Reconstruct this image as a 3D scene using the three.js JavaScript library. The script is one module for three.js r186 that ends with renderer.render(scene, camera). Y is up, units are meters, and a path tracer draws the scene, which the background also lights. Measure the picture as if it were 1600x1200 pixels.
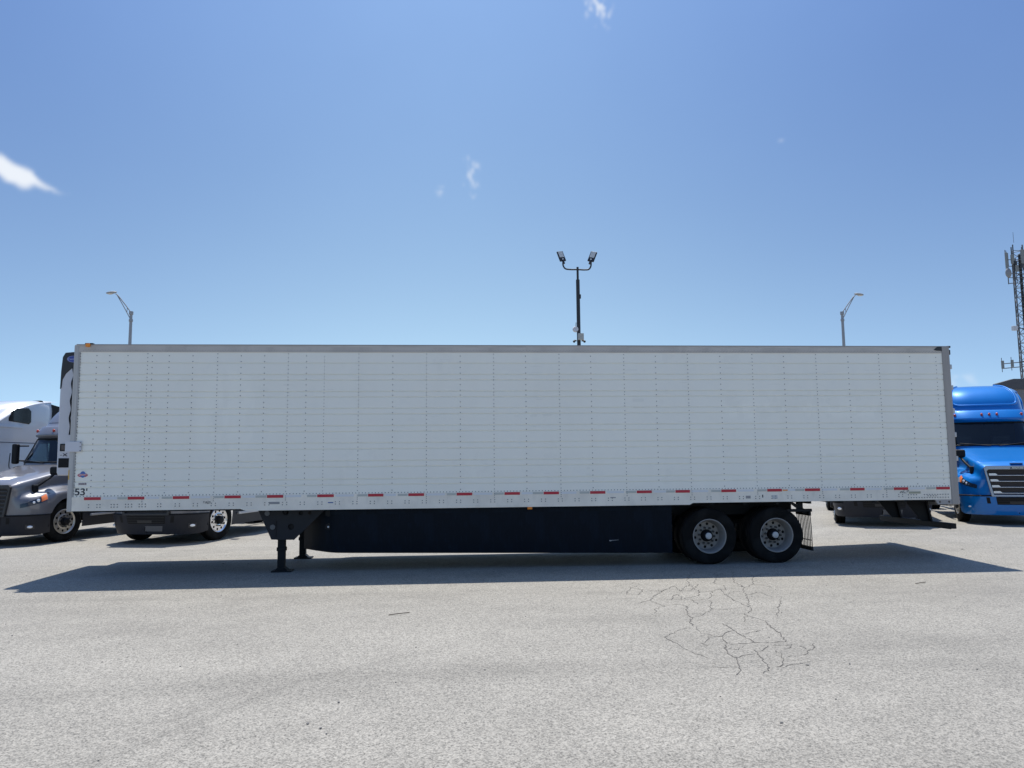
import * as THREE from 'three';
import { mergeGeometries, mergeVertices } from 'three/addons/utils/BufferGeometryUtils.js';
import { RoundedBoxGeometry } from 'three/addons/geometries/RoundedBoxGeometry.js';
import { FontLoader } from 'three/addons/loaders/FontLoader.js';
import { TextGeometry } from 'three/addons/geometries/TextGeometry.js';

// ---------------------------------------------------------------- camera, sky, sun, exposure
const scene = new THREE.Scene();
const camera = new THREE.PerspectiveCamera(53.05, 4 / 3, 0.1, 6000);
camera.position.set(6.662, 1.863, 13.975);
camera.rotation.order = 'YXZ';
camera.rotation.set(0.104, -0.076, -0.0095);
const renderer = new THREE.WebGLRenderer({ antialias: true });
renderer.toneMapping = THREE.LinearToneMapping;
renderer.toneMappingExposure = 1.12;
renderer.shadowMap.enabled = true;

const SUN = new THREE.Vector3(0.0, 4.04, -1.52).normalize();       // high, behind the trailer
const sun = new THREE.DirectionalLight(new THREE.Color(1.0, 0.955, 0.885), 5.0);
sun.position.copy(SUN).multiplyScalar(80).add(new THREE.Vector3(8, 0, 0));
sun.target.position.set(8, 0, 0);
sun.castShadow = true;
sun.shadow.radius = 1;
sun.shadow.mapSize.set(4096, 4096);
Object.assign(sun.shadow.camera, { left: -50, right: 70, top: 60, bottom: -60, near: 1, far: 250 });
scene.add(sun, sun.target);

// ---------------------------------------------------------------- small helpers
let seed = 1234567;
const rnd = () => ((seed = (seed * 1664525 + 1013904223) >>> 0) / 4294967296);
const hash = (x, y, s = 0) => {
  let h = (x * 374761393 + y * 668265263 + s * 974711) | 0;
  h = Math.imul(h ^ (h >>> 13), 1274126177); h ^= h >>> 16;
  return (h >>> 0) / 4294967296;
};
const sm = (t) => t * t * (3 - 2 * t);
const clamp = (x, a = 0, b = 1) => Math.min(b, Math.max(a, x));
const step = (a, b, x) => sm(clamp((x - a) / (b - a)));
const mix = (a, b, t) => a + (b - a) * t;
function vnoise(x, y, s = 0, wrap = 0) {
  const xi = Math.floor(x), yi = Math.floor(y), fx = sm(x - xi), fy = sm(y - yi);
  const w = wrap ? (v) => ((v % wrap) + wrap) % wrap : (v) => v;
  const a = hash(w(xi), w(yi), s), b = hash(w(xi + 1), w(yi), s), c = hash(w(xi), w(yi + 1), s), d = hash(w(xi + 1), w(yi + 1), s);
  return mix(mix(a, b, fx), mix(c, d, fx), fy);
}
const fbm = (x, y, s = 0, o = 4) => { let v = 0, a = 0.5, n = 0; for (let i = 0; i < o; i++) { v += a * vnoise(x, y, s + i); n += a; x *= 2.03; y *= 2.03; a *= 0.5; } return v / n; };

// the sky: one computed dome of air with a glow of haze round the sun and four small clouds
{
  const W = 2048, H = 1024, px = new Float32Array(W * H * 4), d = new THREE.Vector3();
  const D2R = Math.PI / 180;
  const spots = [[-4.3, 0, 0]];
  for (let j = 0; j < H; j++) {
    const el = ((j + 0.5) / H - 0.5) * Math.PI, se = Math.sin(el), ce = Math.cos(el);
    for (let i = 0; i < W; i++) {
      const th = ((i + 0.5) / W - 0.5) * 2 * Math.PI;      // atan2(z, x)
      d.set(ce * Math.cos(th), se, ce * Math.sin(th));
      const ang = Math.acos(clamp(d.dot(SUN), -1, 1)) / D2R;
      const e = Math.max(0, el / D2R), t = Math.exp(-e / 14), az = Math.atan2(d.x, -d.z) / D2R, ed = el / D2R;
      const glow = Math.exp(-(Math.hypot(ang, 22) - 5.5) / 18) * (0.94 + 0.12 * fbm(th * 7, el * 9, 50, 4));
      const lb = (Math.exp(-((az / 25) ** 2)) - mix(0.58, 0.12, step(45, 110, Math.abs(az)))) * clamp((75 - e) / 45), lR = 1 + 0.36 * lb, lG = 1 + 0.30 * lb, lB = 1 + 0.14 * lb;   // brighter below the sun
      const low = Math.exp(-e / 4);                        // thin haze along the horizon
      let r = 0.15 * low + lR * (0.03 + 0.47 * t + 1.1 * glow), g = 0.2 * low + lG * (0.1 + 0.65 * t + 1.58 * glow), b = 0.19 * low + lB * (0.34 + 0.59 * t + 2.3 * glow);
      // clouds, in degrees east of north (-z) and up
      let c = 0;
      if (az > -40 && az < 45 && ed > 2 && ed < 40) {
        const nz = (f, s) => fbm(az * f, ed * f, s, 5) - 0.5;
        {                                                   // the small cumulus at the left: flat foot, ragged top, thin tail to the right
          const u = (az + 28.75) / 0.036 + 40, v = (ed - 18.3) / 0.0415 + nz(1.1, 3) * 14;
          if (u > -120 && u < 112) {
            const lerpP = (p) => { for (let k = 0; k < p.length - 1; k++) if (u < p[k + 1][0]) return mix(p[k][1], p[k + 1][1], clamp((u - p[k][0]) / (p[k + 1][0] - p[k][0]))); return p.at(-1)[1]; };
            const top = lerpP([[-120, 4], [-80, 14], [-30, 22], [0, 22], [30, 13], [50, 6], [62, -6], [80, -10], [104, -20]]), bot = lerpP([[-120, 2], [-60, 2], [0, -8], [10, -16], [35, -24], [60, -20], [104, -21]]);
            c = Math.max(c, 0.96 * step(-2, 8, top - v) * step(-3, 10, v - bot));
          }
        }
        for (const [ca, ce2, ra, re, k, s] of [[11.6, 32.0, 1.0, 1.1, 0.7, 11], [1.4, 21.2, 0.5, 1.1, 0.42, 17], [-1.0, 19.85, 0.3, 0.35, 0.36, 23], [34.9, 5.0, 1.0, 0.4, 0.25, 31], [24.56, 22.07, 0.25, 0.15, 0.3, 37]]) {
          const rr = Math.hypot((az - ca) / ra, (ed - ce2) / re);
          if (rr < 1.6) c = Math.max(c, k * step(1.25, 0.2, rr - nz(2.6, s) * 2.2) * step(0.42, 0.62, fbm(az * 3.1 + ed, ed * 2.2, s + 1, 3)));
        }
      }
      const k4 = (j * W + i) * 4;
      const down = el < 0 ? step(0, -0.12, el) : 0;          // below the horizon: haze over far ground
      px[k4] = mix(mix(r, 0.78, c), 0.32, down); px[k4 + 1] = mix(mix(g, 0.82, c), 0.33, down); px[k4 + 2] = mix(mix(b, 0.88, c), 0.34, down); px[k4 + 3] = 1;
    }
  }
  const tex = new THREE.DataTexture(px, W, H, THREE.RGBAFormat, THREE.FloatType);
  tex.mapping = THREE.EquirectangularReflectionMapping; tex.magFilter = tex.minFilter = THREE.LinearFilter; tex.needsUpdate = true;
  scene.background = tex; scene.environment = tex;
}

// ---------------------------------------------------------------- textures
function dataTex(w, h, fn, srgb = false, repeat = true) {
  const a = new Uint8Array(w * h * 4);
  for (let j = 0; j < h; j++) for (let i = 0; i < w; i++) {
    const c = fn(i, j), k = (j * w + i) * 4;
    a[k] = clamp(c[0]) * 255; a[k + 1] = clamp(c[1]) * 255; a[k + 2] = clamp(c[2]) * 255; a[k + 3] = 255;
  }
  const t = new THREE.DataTexture(a, w, h);
  if (repeat) t.wrapS = t.wrapT = THREE.RepeatWrapping;
  t.magFilter = THREE.LinearFilter; t.minFilter = THREE.LinearMipmapLinearFilter; t.generateMipmaps = true;
  if (srgb) t.colorSpace = THREE.SRGBColorSpace;
  t.needsUpdate = true; return t;
}
const toS = (x) => (x <= 0.0031308 ? 12.92 * x : 1.055 * Math.pow(x, 1 / 2.4) - 0.055);

// ---------------------------------------------------------------- mesh helpers
const names = new Map();
const numbered = (n) => { const k = names.get(n) ?? 0; names.set(n, k + 1); return k ? `${n}_${String(k).padStart(3, '0')}` : n; };
function mesh(name, geo, mat, parent = scene) {
  const m = new THREE.Mesh(geo, mat); m.name = parent === scene ? numbered(name) : name; m.castShadow = m.receiveShadow = true; parent.add(m); return m;
}
function thing(name, label, category, group) {
  const o = new THREE.Group(); o.name = numbered(name); o.userData = { label, category }; if (group) o.userData.group = group; scene.add(o); return o;
}
const stuff = (m) => { m.userData.kind = 'stuff'; return m; };
const MAT = (r, g, b, rough = 0.6, metal = 0, more = {}) => { const m = new THREE.MeshPhysicalMaterial({ roughness: rough, metalness: metal, side: THREE.DoubleSide, ...more }); m.color.setRGB(r, g, b); return m; };
const box = (x0, x1, y0, y1, z0, z1) => new THREE.BoxGeometry(x1 - x0, y1 - y0, z1 - z0).translate((x0 + x1) / 2, (y0 + y1) / 2, (z0 + z1) / 2);
const rbox = (x0, x1, y0, y1, z0, z1, r = 0.01) => new RoundedBoxGeometry(x1 - x0, y1 - y0, z1 - z0, 2, r).translate((x0 + x1) / 2, (y0 + y1) / 2, (z0 + z1) / 2);
const V = (x, y, z) => new THREE.Vector3(x, y, z);
const tube = (pts, r, n = 24, k = 8, closed = false) => new THREE.TubeGeometry(new THREE.CatmullRomCurve3(pts.map((p) => V(...p)), closed), n, r, k, closed);
function rod(a, b, r, k = 8, r2 = r) {
  const A = V(...a), B = V(...b), d = B.clone().sub(A), L = d.length();
  return new THREE.CylinderGeometry(r2, r, L, k).translate(0, L / 2, 0).applyQuaternion(new THREE.Quaternion().setFromUnitVectors(V(0, 1, 0), d.normalize())).translate(...a);
}
function prism(pts, z0, z1, holes = []) {                             // polygon in x,y pushed along z
  const s = new THREE.Shape(pts.map(([x, y]) => new THREE.Vector2(x, y)));
  for (const [x, y, r] of holes) { const h = new THREE.Path(); h.absarc(x, y, r, 0, Math.PI * 2, true); s.holes.push(h); }
  return new THREE.ExtrudeGeometry(s, { depth: z1 - z0, bevelEnabled: false, curveSegments: 12 }).translate(0, 0, z0);
}
const lathe = (pts, seg = 40) => new THREE.LatheGeometry(pts.map(([r, y]) => new THREE.Vector2(r, y)), seg);
function grid(fn, us, vs, keep = () => true) {                        // smooth sheet through fn(u, v)
  const pos = [], uv = [], idx = [], nv = vs.length;
  us.forEach((u, i) => vs.forEach((v, j) => { const p = fn(u, v); pos.push(...p); uv.push(p[0] + p[2], p[1]); }));
  for (let i = 0; i < us.length - 1; i++) for (let j = 0; j < nv - 1; j++) if (keep(i, j)) { const a = i * nv + j; idx.push(a, a + nv, a + 1, a + 1, a + nv, a + nv + 1); }
  const at = new Map(), P = [], U = [], I = idx.map((k) => { if (!at.has(k)) { at.set(k, at.size); P.push(pos[3 * k], pos[3 * k + 1], pos[3 * k + 2]); U.push(uv[2 * k], uv[2 * k + 1]); } return at.get(k); });
  const g = new THREE.BufferGeometry();
  g.setAttribute('position', new THREE.Float32BufferAttribute(P, 3)); g.setAttribute('uv', new THREE.Float32BufferAttribute(U, 2)); g.setIndex(I);
  g.computeVertexNormals(); return g;
}
const range = (a, b, n) => Array.from({ length: n + 1 }, (_, i) => a + (b - a) * i / n);
const plain = (g) => { const h = g.index ? g.toNonIndexed() : g; for (const k of Object.keys(h.attributes)) if (!['position', 'normal', 'uv'].includes(k)) h.deleteAttribute(k); return h; };
const merge = (list) => mergeGeometries(list.map(plain));
function catmull(pts, t) {                                            // pts: arrays of numbers, t in [0, n-1]
  const n = pts.length - 1, i = Math.min(n - 1, Math.max(0, Math.floor(t))), f = t - i;
  const p1 = pts[i], p2 = pts[i + 1], p0 = pts[Math.max(0, i - 1)], p3 = pts[Math.min(n, i + 2)];
  return p1.map((_, k) => { const m1 = (p2[k] - p0[k]) / 2, m2 = (p3[k] - p1[k]) / 2, f2 = f * f, f3 = f2 * f; return (2 * f3 - 3 * f2 + 1) * p1[k] + (f3 - 2 * f2 + f) * m1 + (-2 * f3 + 3 * f2) * p2[k] + (f3 - f2) * m2; });
}

// ---------------------------------------------------------------- ground
const rise = (x, z) => 0.18 * step(11, 18, x) * step(2, -5, z);
{
  const N = 2048, tile = 4.0;
  const tone = new Float32Array(N * N);
  for (let j = 0; j < N; j++) for (let i = 0; i < N; i++) {
    const a = vnoise(i / 4, j / 4, 1, 512), b = vnoise(i / 8, j / 8, 2, 256), c = hash(i, j, 3), e = vnoise(i / 32, j / 32, 4, 64), f = vnoise(i / 2, j / 2, 6, 1024);
    tone[j * N + i] = 0.66 * (a - 0.5) + 0.40 * (b - 0.5) + 0.14 * (c - 0.5) + 0.05 * (e - 0.5) + 0.3 * (f - 0.5);
  }
  const map = dataTex(N, N, (i, j) => { const v = tone[j * N + i], k = 0.71 + 1.05 * v + (v > 0.3 ? 0.1 : 0), q = hash(i >> 2, j >> 2, 9); return [k * (1 + 0.02 * (q - 0.5)), k, k * (1 - 0.02 * (q - 0.5))].map((x) => toS(clamp(x))); }, true);
  const bump = dataTex(N / 2, N / 2, (i, j) => { const k = (2 * j * N + 2 * i); const v = 0.5 + 0.7 * (tone[k] + tone[k + 1]) / 2; return [v, v, v]; });
  const ax = (lo, hi, st, ends) => { const out = []; for (let v = lo; v <= hi + 1e-6; v += st) out.push(v); const lead = ends.map((e) => lo - e).reverse(), tail = ends.map((e) => hi + e); return [...lead, ...out, ...tail]; };
  const TR = [[4.3, 8.85, 5.35, 6.85, 0.06, 0.15], [5.3, 6.9, 6.5, 5.9, 0.1, 0.08], [4.55, 7.9, 4.95, 7.05, 0.06, 0.14], [4.68, 8.95, 4.95, 8.0, 0.06, 0.12], [-1, 7.6, 9, 6.6, 0.22, 0.08], [9, 6.7, 16, 5.2, 0.25, 0.06], [-2, 4.6, 12, 3.4, 0.12, 0.06], [6, 5.2, 16, 3.1, 0.15, 0.05], [-4, 2.6, 10, 2.2, 0.1, 0.06], [8, 9.5, 13, 6.5, 0.2, 0.06], [4, -3.6, 20, -3.2, 0.09, 0.09], [-4, -4.3, 12, -3.9, 0.1, 0.08], [-3, -3.1, 6, -2.9, 0.07, 0.08]];
  const far = [2, 5, 10, 20, 40, 80, 160, 400, 1200, 3000];
  const xs = ax(-8, 24, 0.11, far), zs = ax(-12, 12.6, 0.11, far);
  const g = grid((x, z) => [x, rise(x, z), z], xs, zs);
  const col = [], uv = [], P = g.attributes.position;
  for (let k = 0; k < P.count; k++) {
    const x = P.getX(k), z = P.getZ(k);
    let t = 0.93 + 0.2 * (fbm(x * 0.22, z * 0.35, 21, 4) - 0.5) + 0.12 * (fbm(x * 0.35, z * 2.1, 31, 3) - 0.5) + 0.10 * (vnoise(x * 3, z * 3, 41) - 0.5);
    for (const [z0, sl, w, k2] of [[4.7, 0.02, 0.22, 0.05], [6.9, -0.05, 0.3, 0.06], [3.2, 0.03, 0.2, 0.05], [8.9, 0.12, 0.25, 0.05], [-3.9, 0.01, 0.15, 0.05], [2.4, 0.0, 0.12, 0.05]])   // old tyre tracks
      t -= k2 * Math.exp(-(((z - z0 - sl * (x - 8) + 0.25 * Math.sin(x * 0.3 + z0)) / w) ** 2)) * (0.4 + 0.9 * fbm(x * 0.6, z0, 51, 2));
    for (const [ax1, az1, bx1, bz1, w, k3] of TR) {                          // scrapes and tyre lines dragged across the yard
      const dx = bx1 - ax1, dz = bz1 - az1, q = ((x - ax1) * dx + (z - az1) * dz) / (dx * dx + dz * dz), off = Math.abs((x - ax1) * dz - (z - az1) * dx) / Math.hypot(dx, dz);
      if (q > -0.1 && q < 1.1 && off < 4 * w) t -= k3 * Math.exp(-((off / w) ** 2)) * step(-0.1, 0.15, q) * step(1.1, 0.85, q) * (0.35 + 1.1 * fbm(x * 2.5, z * 2.5, 57, 2));
    }
    t += 0.05 * step(0.58, 0.7, fbm(x * 0.5 + 9, z * 0.8, 87, 3)) - 0.06 * step(0.6, 0.72, fbm(x * 0.7, z * 1.1 + 5, 89, 4));   // bleached and stained patches
    t -= 0.22 * Math.exp(-((Math.hypot((x - 7.15) / 0.42, (z - 0.75) / 0.3)) ** 6)) * 0.6;                                  // old oil stain by the trailer
    t += 0.06 * Math.exp(-(((x - 5.6) / 1.6) ** 2) - (((z - 4.8) / 0.7) ** 2));
    const base = 0.355;
    col.push(base * t * 1.075, base * t * 1.008, base * t * 0.865); uv.push(x / tile, z / tile);
  }
  g.setAttribute('color', new THREE.Float32BufferAttribute(col, 3)); g.setAttribute('uv', new THREE.Float32BufferAttribute(uv, 2));
  const m = new THREE.MeshStandardMaterial({ map, bumpMap: bump, bumpScale: 0.008, roughness: 0.74, vertexColors: true, side: THREE.DoubleSide });
  const ground = mesh('ground', g, m); ground.userData.kind = 'structure'; ground.userData.label = 'worn pale grey asphalt of the truck yard';

  // crazed cracks in the asphalt before the trailer wheels: thin ribbons that run between jittered cell corners
  const parts = [];
  const ribbon = (pts, w) => {
    const pos = [], idx = [];
    pts.forEach(([x, z], i) => { const [ax2, az2] = pts[Math.max(0, i - 1)], [bx, bz] = pts[Math.min(pts.length - 1, i + 1)], L = Math.hypot(bx - ax2, bz - az2) || 1, nx = -(bz - az2) / L, nz = (bx - ax2) / L, ww = w * (0.35 + 1.1 * rnd()); pos.push(x + nx * ww, rise(x, z) + 0.004, z + nz * ww, x - nx * ww, rise(x, z) + 0.004, z - nz * ww); if (i) { const b = i * 2; idx.push(b - 2, b - 1, b, b, b - 1, b + 1); } });
    const r = new THREE.BufferGeometry(); r.setAttribute('position', new THREE.Float32BufferAttribute(pos, 3)); r.setIndex(idx); r.computeVertexNormals(); return r;
  };
  const jag = (a, b) => { const n = Math.max(2, Math.round(Math.hypot(b[0] - a[0], b[1] - a[1]) / 0.06)), out = []; for (let i = 0; i <= n; i++) { const t = i / n, e = i && i < n ? 0.022 : 0; out.push([mix(a[0], b[0], t) + (rnd() - 0.5) * 2 * e, mix(a[1], b[1], t) + (rnd() - 0.5) * 2 * e]); } return out; };
  const wide = [[[9.78,4.99],[9.77,5.32],[9.76,5.63],[9.77,5.94]],[[9.74,5.4],[9.65,5.47],[9.54,5.64],[9.49,5.82],[9.48,5.96]],[[9.42,6.0],[9.59,6.0],[9.76,5.97],[9.91,5.99],[10.1,5.97]],[[10.1,5.97],[10.18,5.68],[10.24,5.34],[10.29,5.05],[10.3,4.88]],[[9.43,6.05],[9.36,6.3],[9.34,6.48],[9.36,6.57],[9.3,6.74],[9.27,6.87],[9.2,7.05],[9.14,7.14]],[[9.69,3.91],[9.56,4.36],[9.52,4.55],[9.53,4.64],[9.43,4.86],[9.39,5.07]],[[9.64,6.27],[9.61,6.45],[9.59,6.63],[9.55,6.77],[9.52,6.95],[9.39,7.12]]];
  const fine = [[[9.04,3.66],[9.32,3.41],[9.48,3.06],[9.77,2.57],[10.0,2.24],[9.95,2.73],[10.18,2.27],[10.39,2.15]],[[8.95,3.21],[9.21,3.22]],[[9.12,2.89],[9.31,2.3],[9.44,2.17]],[[9.15,4.31],[9.24,4.02],[9.42,3.82],[9.63,3.74],[9.67,3.8],[9.68,3.96]],[[9.53,4.64],[9.77,4.39],[9.96,4.11],[9.97,3.89],[10.02,3.9],[10.24,3.87]],[[9.63,3.39],[9.71,3.16],[9.81,2.98],[9.82,3.24],[9.77,3.41],[9.63,3.39]],[[8.91,5.64],[9.02,5.47],[9.14,5.33],[9.27,5.22],[9.34,5.19]],[[8.92,5.64],[8.94,5.86],[8.97,6.03],[9.01,6.29],[9.08,6.54]],[[10.3,4.88],[10.27,4.74],[10.19,4.63],[10.05,4.94]],[[9.84,6.33],[9.84,6.48],[9.68,6.86],[9.59,6.93]],[[9.68,6.92],[9.83,6.85],[10.02,6.76]],[[9.86,6.57],[10.06,6.51],[10.16,6.36],[10.25,6.28],[10.34,6.09]],[[9.42,5.16],[9.36,5.47],[9.44,5.59],[9.51,5.67],[9.54,5.64]],[[9.24,6.06],[9.21,5.96],[9.29,5.86],[9.37,5.69],[9.51,5.67]],[[10.19,4.14],[10.3,4.1],[10.47,4.01],[10.45,4.17],[10.3,4.45]],[[10.46,3.44],[10.46,3.79],[10.45,4.06]],[[11.02,2.38],[10.82,2.92],[10.77,3.17],[10.66,3.53],[10.47,4.01]],[[10.58,2.61],[10.49,3.13]],[[10.69,2.04],[10.73,2.34],[10.65,2.69],[10.58,2.61]],[[10.23,2.28],[10.21,2.84],[10.39,2.79],[10.58,2.61]],[[10.41,2.15],[10.12,2.69],[9.95,2.73]],[[9.83,2.51],[9.63,2.76],[9.45,3.12]],[[11.05,2.95],[11.03,3.27],[11.19,3.35],[10.98,3.8],[10.82,4.11],[10.57,4.68]],[[11.21,2.26],[11.34,2.35],[11.38,2.58]],[[10.79,2.35],[10.95,2.37],[10.99,2.53]],[[11.04,1.93],[11.0,2.23],[10.99,2.53],[11.21,2.26]],[[10.12,3.57],[10.0,3.9]],[[9.91,3.43],[9.87,3.77]],[[9.83,3.3],[9.9,3.49],[10.14,3.4],[10.26,3.17],[10.49,3.13],[10.46,3.44]],[[9.94,4.16],[10.21,4.14]],[[10.1,4.43],[10.25,4.45],[10.21,4.64]],[[9.82,5.56],[10.02,5.43],[10.12,5.32]],[[9.4,6.21],[9.49,6.25],[9.6,6.1]],[[9.33,6.57],[9.47,6.47],[9.58,6.45]],[[9.85,6.13],[9.74,6.28],[9.66,6.34]],[[9.91,6.11],[10.11,6.1],[10.04,6.22],[9.94,6.27]],[[10.16,6.17],[10.17,6.3]],[[8.9,6.83],[9.06,6.87],[9.24,6.89]],[[10.21,2.84],[10.07,3.14],[9.83,3.3]],[[10.39,2.79],[10.26,3.17]],[[10.82,2.92],[10.71,2.84],[10.49,3.13]],[[9.44,2.53],[9.58,2.68],[9.77,2.57]],[[10.77,3.17],[11.05,2.95]],[[9.31,2.3],[9.44,2.53],[9.27,2.97],[9.12,2.89]],[[9.48,3.31],[9.63,3.39]],[[9.32,3.41],[9.35,3.65],[9.42,3.82]],[[10.65,1.02],[10.98,0.79],[11.04,1.17],[11.38,0.94]],[[10.12,1.13],[10.34,1.25],[10.65,1.02],[10.37,1.67],[10.23,2.28]],[[11.04,1.17],[10.69,2.04]],[[11.38,0.94],[11.04,1.93]],[[11.57,1.42],[11.89,1.2],[12.12,1.32],[12.48,1.1],[12.66,1.4]],[[11.38,0.94],[11.51,1.24],[11.57,1.42],[11.21,2.26]]];
  for (const [set, w] of [[wide, 0.0052], [fine, 0.0038]]) for (const l of set) for (let i = 0; i < l.length - 1; i++) parts.push(ribbon(jag(l[i], l[i + 1]), w));
  mesh('crack_network', mergeGeometries(parts.map((q) => q.toNonIndexed())), MAT(0.12, 0.112, 0.102, 1), ground);
  // loose grit lying about
  const bits = [];
  for (const [x, z, s] of [[5.75, 7.57, 1], [5.6, 8.06, 1.1], [5.71, 8.17, 0.9], [5.7, 9.6, 0.8], [9.9, 6.9, 1], [10.3, 6.9, 0.9], [9.0, 8.4, 0.9], [7.4, 9.5, 0.8], [8.6, 9.4, 0.7], [13.9, 0.2, 1.3], [2.2, -1.6, 1.5], [2.7, -1.5, 1.2], [14.2, 4.6, 1], [16.9, -1.1, 1.5], [17.6, -1.2, 1]]) bits.push(new THREE.IcosahedronGeometry(0.011 * s, 0).scale(1.7, 0.4, 1).rotateY(rnd() * 3).translate(x, rise(x, z) + 0.006, z));
  for (let i = 0; i < 260; i++) { const x = -2 + rnd() * 20, z = -3 + rnd() * 13; bits.push(new THREE.IcosahedronGeometry(0.003 + 0.005 * rnd(), 0).scale(1.3, 0.6, 1).rotateY(rnd() * 3).translate(x, rise(x, z) + 0.004, z)); }
  const gr = stuff(mesh('loose_grit', merge(bits), MAT(0.15, 0.145, 0.14, 0.9)));
  gr.userData.label = 'scattered dark grit and crumbs on the asphalt'; gr.userData.category = 'grit';
  const tw = (a, b, label) => { const m2 = mesh('twig', tube([a, [mix(a[0], b[0], 0.5), a[1] + 0.006, mix(a[2], b[2], 0.5) + 0.015], b], 0.0055, 12, 5), MAT(0.07, 0.055, 0.04, 0.9)); m2.userData = { label, category: 'twig' }; };
  tw([5.85, 0.012, 4.06], [6.1, 0.014, 3.94], 'thin dark twig lying on open asphalt left of the centre');
  tw([13.62, 0.012, 2.58], [13.84, 0.014, 2.48], 'short dark twig just in front of the shadow near the trailer tail');
}

// ---------------------------------------------------------------- shared materials
const M = {
  alu: MAT(0.5, 0.5, 0.5, 0.5, 0.25), aluDark: MAT(0.33, 0.32, 0.315, 0.55, 0.3), steelGrey: MAT(0.36, 0.34, 0.33, 0.6, 0.2),
  black: MAT(0.006, 0.007, 0.009, 0.55, 0, { specularIntensity: 0.5 }), frame: MAT(0.009, 0.010, 0.012, 0.6, 0, { specularIntensity: 0.4 }), gusset: MAT(0.022, 0.024, 0.028, 0.6, 0, { specularIntensity: 0.5 }), rubber: MAT(0.006, 0.0075, 0.01, 0.8, 0, { specularIntensity: 0.35 }), skirt: MAT(0.0016, 0.0045, 0.0095, 0.5, 0, { specularIntensity: 0.22 }),
  rivet: MAT(0.23, 0.225, 0.22, 0.6, 0.2), red: MAT(0.5, 0.022, 0.04, 0.45), tape: MAT(0.74, 0.74, 0.74, 0.4), amber: MAT(0.85, 0.27, 0.02, 0.25), white: MAT(0.8, 0.8, 0.8, 0.4), unit: MAT(0.62, 0.62, 0.65, 0.4),
  chrome: MAT(0.8, 0.8, 0.82, 0.1, 1), rimPaint: MAT(0.275, 0.258, 0.24, 0.5, 0.1), rimAlu: MAT(0.62, 0.6, 0.56, 0.28, 0.9), glass: MAT(0.4, 0.48, 0.5, 0.02, 0, { transmission: 1, thickness: 0, ior: 1.5 }),
  tint: MAT(0.012, 0.012, 0.014, 0.06), lens: MAT(0.9, 0.92, 0.95, 0.05, 0.3), lampDark: MAT(0.02, 0.035, 0.06, 0.08), darkTrim: MAT(0.025, 0.026, 0.028, 0.45), seat: MAT(0.12, 0.12, 0.13, 0.8), blueMark: MAT(0.03, 0.1, 0.3, 0.5), ink: MAT(0.012, 0.015, 0.03, 0.5), plateGrey: MAT(0.3, 0.3, 0.29, 0.6), pole: MAT(0.02, 0.021, 0.024, 0.5), galv: MAT(0.33, 0.34, 0.35, 0.6, 0.2), lampGlass: MAT(0.62, 0.6, 0.55, 0.4),
};
{ const dust = dataTex(512, 128, (i, j) => { const x = i / 512 * 6, y = j / 128 * 1.5, k = 0.5 + 0.2 * step(0.4, 0.8, fbm(x * 1.3, y * 2.2, 131, 5)) + 0.2 * step(0.62, 0.8, fbm(x * 9, y * 5, 135, 3)) + 0.1 * (hash(i, j, 137) - 0.5); return [k, k, k].map(toS); }, true); M.skirt.map = dust; const soil = dataTex(512, 64, (i, j) => { const a = i / 512 * 6.2832, k = 0.35 + 0.65 * step(0.42, 0.72, fbm(4 + 2 * Math.cos(a) + j * 0.05, 4 + 2 * Math.sin(a), 151, 5)) * (0.6 + 0.4 * hash(i, j, 153)); return [k * 1.05, k, k * 0.9].map(toS); }, true); M.rubber.map = soil; M.rubber.color.setRGB(0.012, 0.0128, 0.0145); M.skirt.color.setRGB(0.005, 0.0125, 0.025); }
const font = await new FontLoader().loadAsync('fonts/droid/droid_sans_bold.typeface.json');
const text = (s, size, depth = 0.002) => { const g = new TextGeometry(s, { font, size, depth, curveSegments: 6 }); g.computeBoundingBox(); const b = g.boundingBox; return g.translate(-(b.min.x + b.max.x) / 2, -(b.min.y + b.max.y) / 2, 0); };
const oval = (rx, ry, d) => new THREE.CylinderGeometry(1, 1, d, 40).rotateX(Math.PI / 2).scale(rx, ry, 1);

// ---------------------------------------------------------------- wheels
// axis along +x: the outer face looks to +x, x = 0 is the outer plane of the tyre
function tyreGeo(R, w) {
  const b = 0.30, p = [[b, 0.035], [b + 0.02, 0.012], [R * 0.78, -0.002], [R * 0.9, 0.004], [R * 0.965, 0.02], [R, 0.045], [R, 0.08], [R - 0.013, 0.083], [R - 0.013, 0.093], [R, 0.096], [R, w - 0.096], [R - 0.013, w - 0.093], [R - 0.013, w - 0.083], [R, w - 0.08], [R, w - 0.045], [R * 0.965, w - 0.02], [R * 0.9, w - 0.004], [R * 0.78, w + 0.002], [b, w - 0.03]];
  return lathe(p, 56).rotateZ(Math.PI / 2);   // y -> -x
}
function discGeo(ro, ri, holes, rh, hr, depth) {
  const s = new THREE.Shape(); s.absarc(0, 0, ro, 0, Math.PI * 2, false);
  const c = new THREE.Path(); c.absarc(0, 0, ri, 0, Math.PI * 2, true); s.holes.push(c);
  for (let i = 0; i < holes; i++) { const a = (i + 0.3) / holes * Math.PI * 2, h = new THREE.Path(); h.absarc(rh * Math.cos(a), rh * Math.sin(a), hr, 0, Math.PI * 2, true); s.holes.push(h); }
  return new THREE.ExtrudeGeometry(s, { depth, bevelEnabled: false, curveSegments: 28 }).rotateY(Math.PI / 2);
}
const G = {};
G.tyre = tyreGeo(0.515, 0.27);
const nuts = (n, r, x, size = 0.017, len = 0.035) => merge(Array.from({ length: n }, (_, i) => new THREE.CylinderGeometry(size, size, len, 6).rotateZ(Math.PI / 2).translate(x, r * Math.cos(i / n * 6.2832 + 0.2), r * Math.sin(i / n * 6.2832 + 0.2))));
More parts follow.
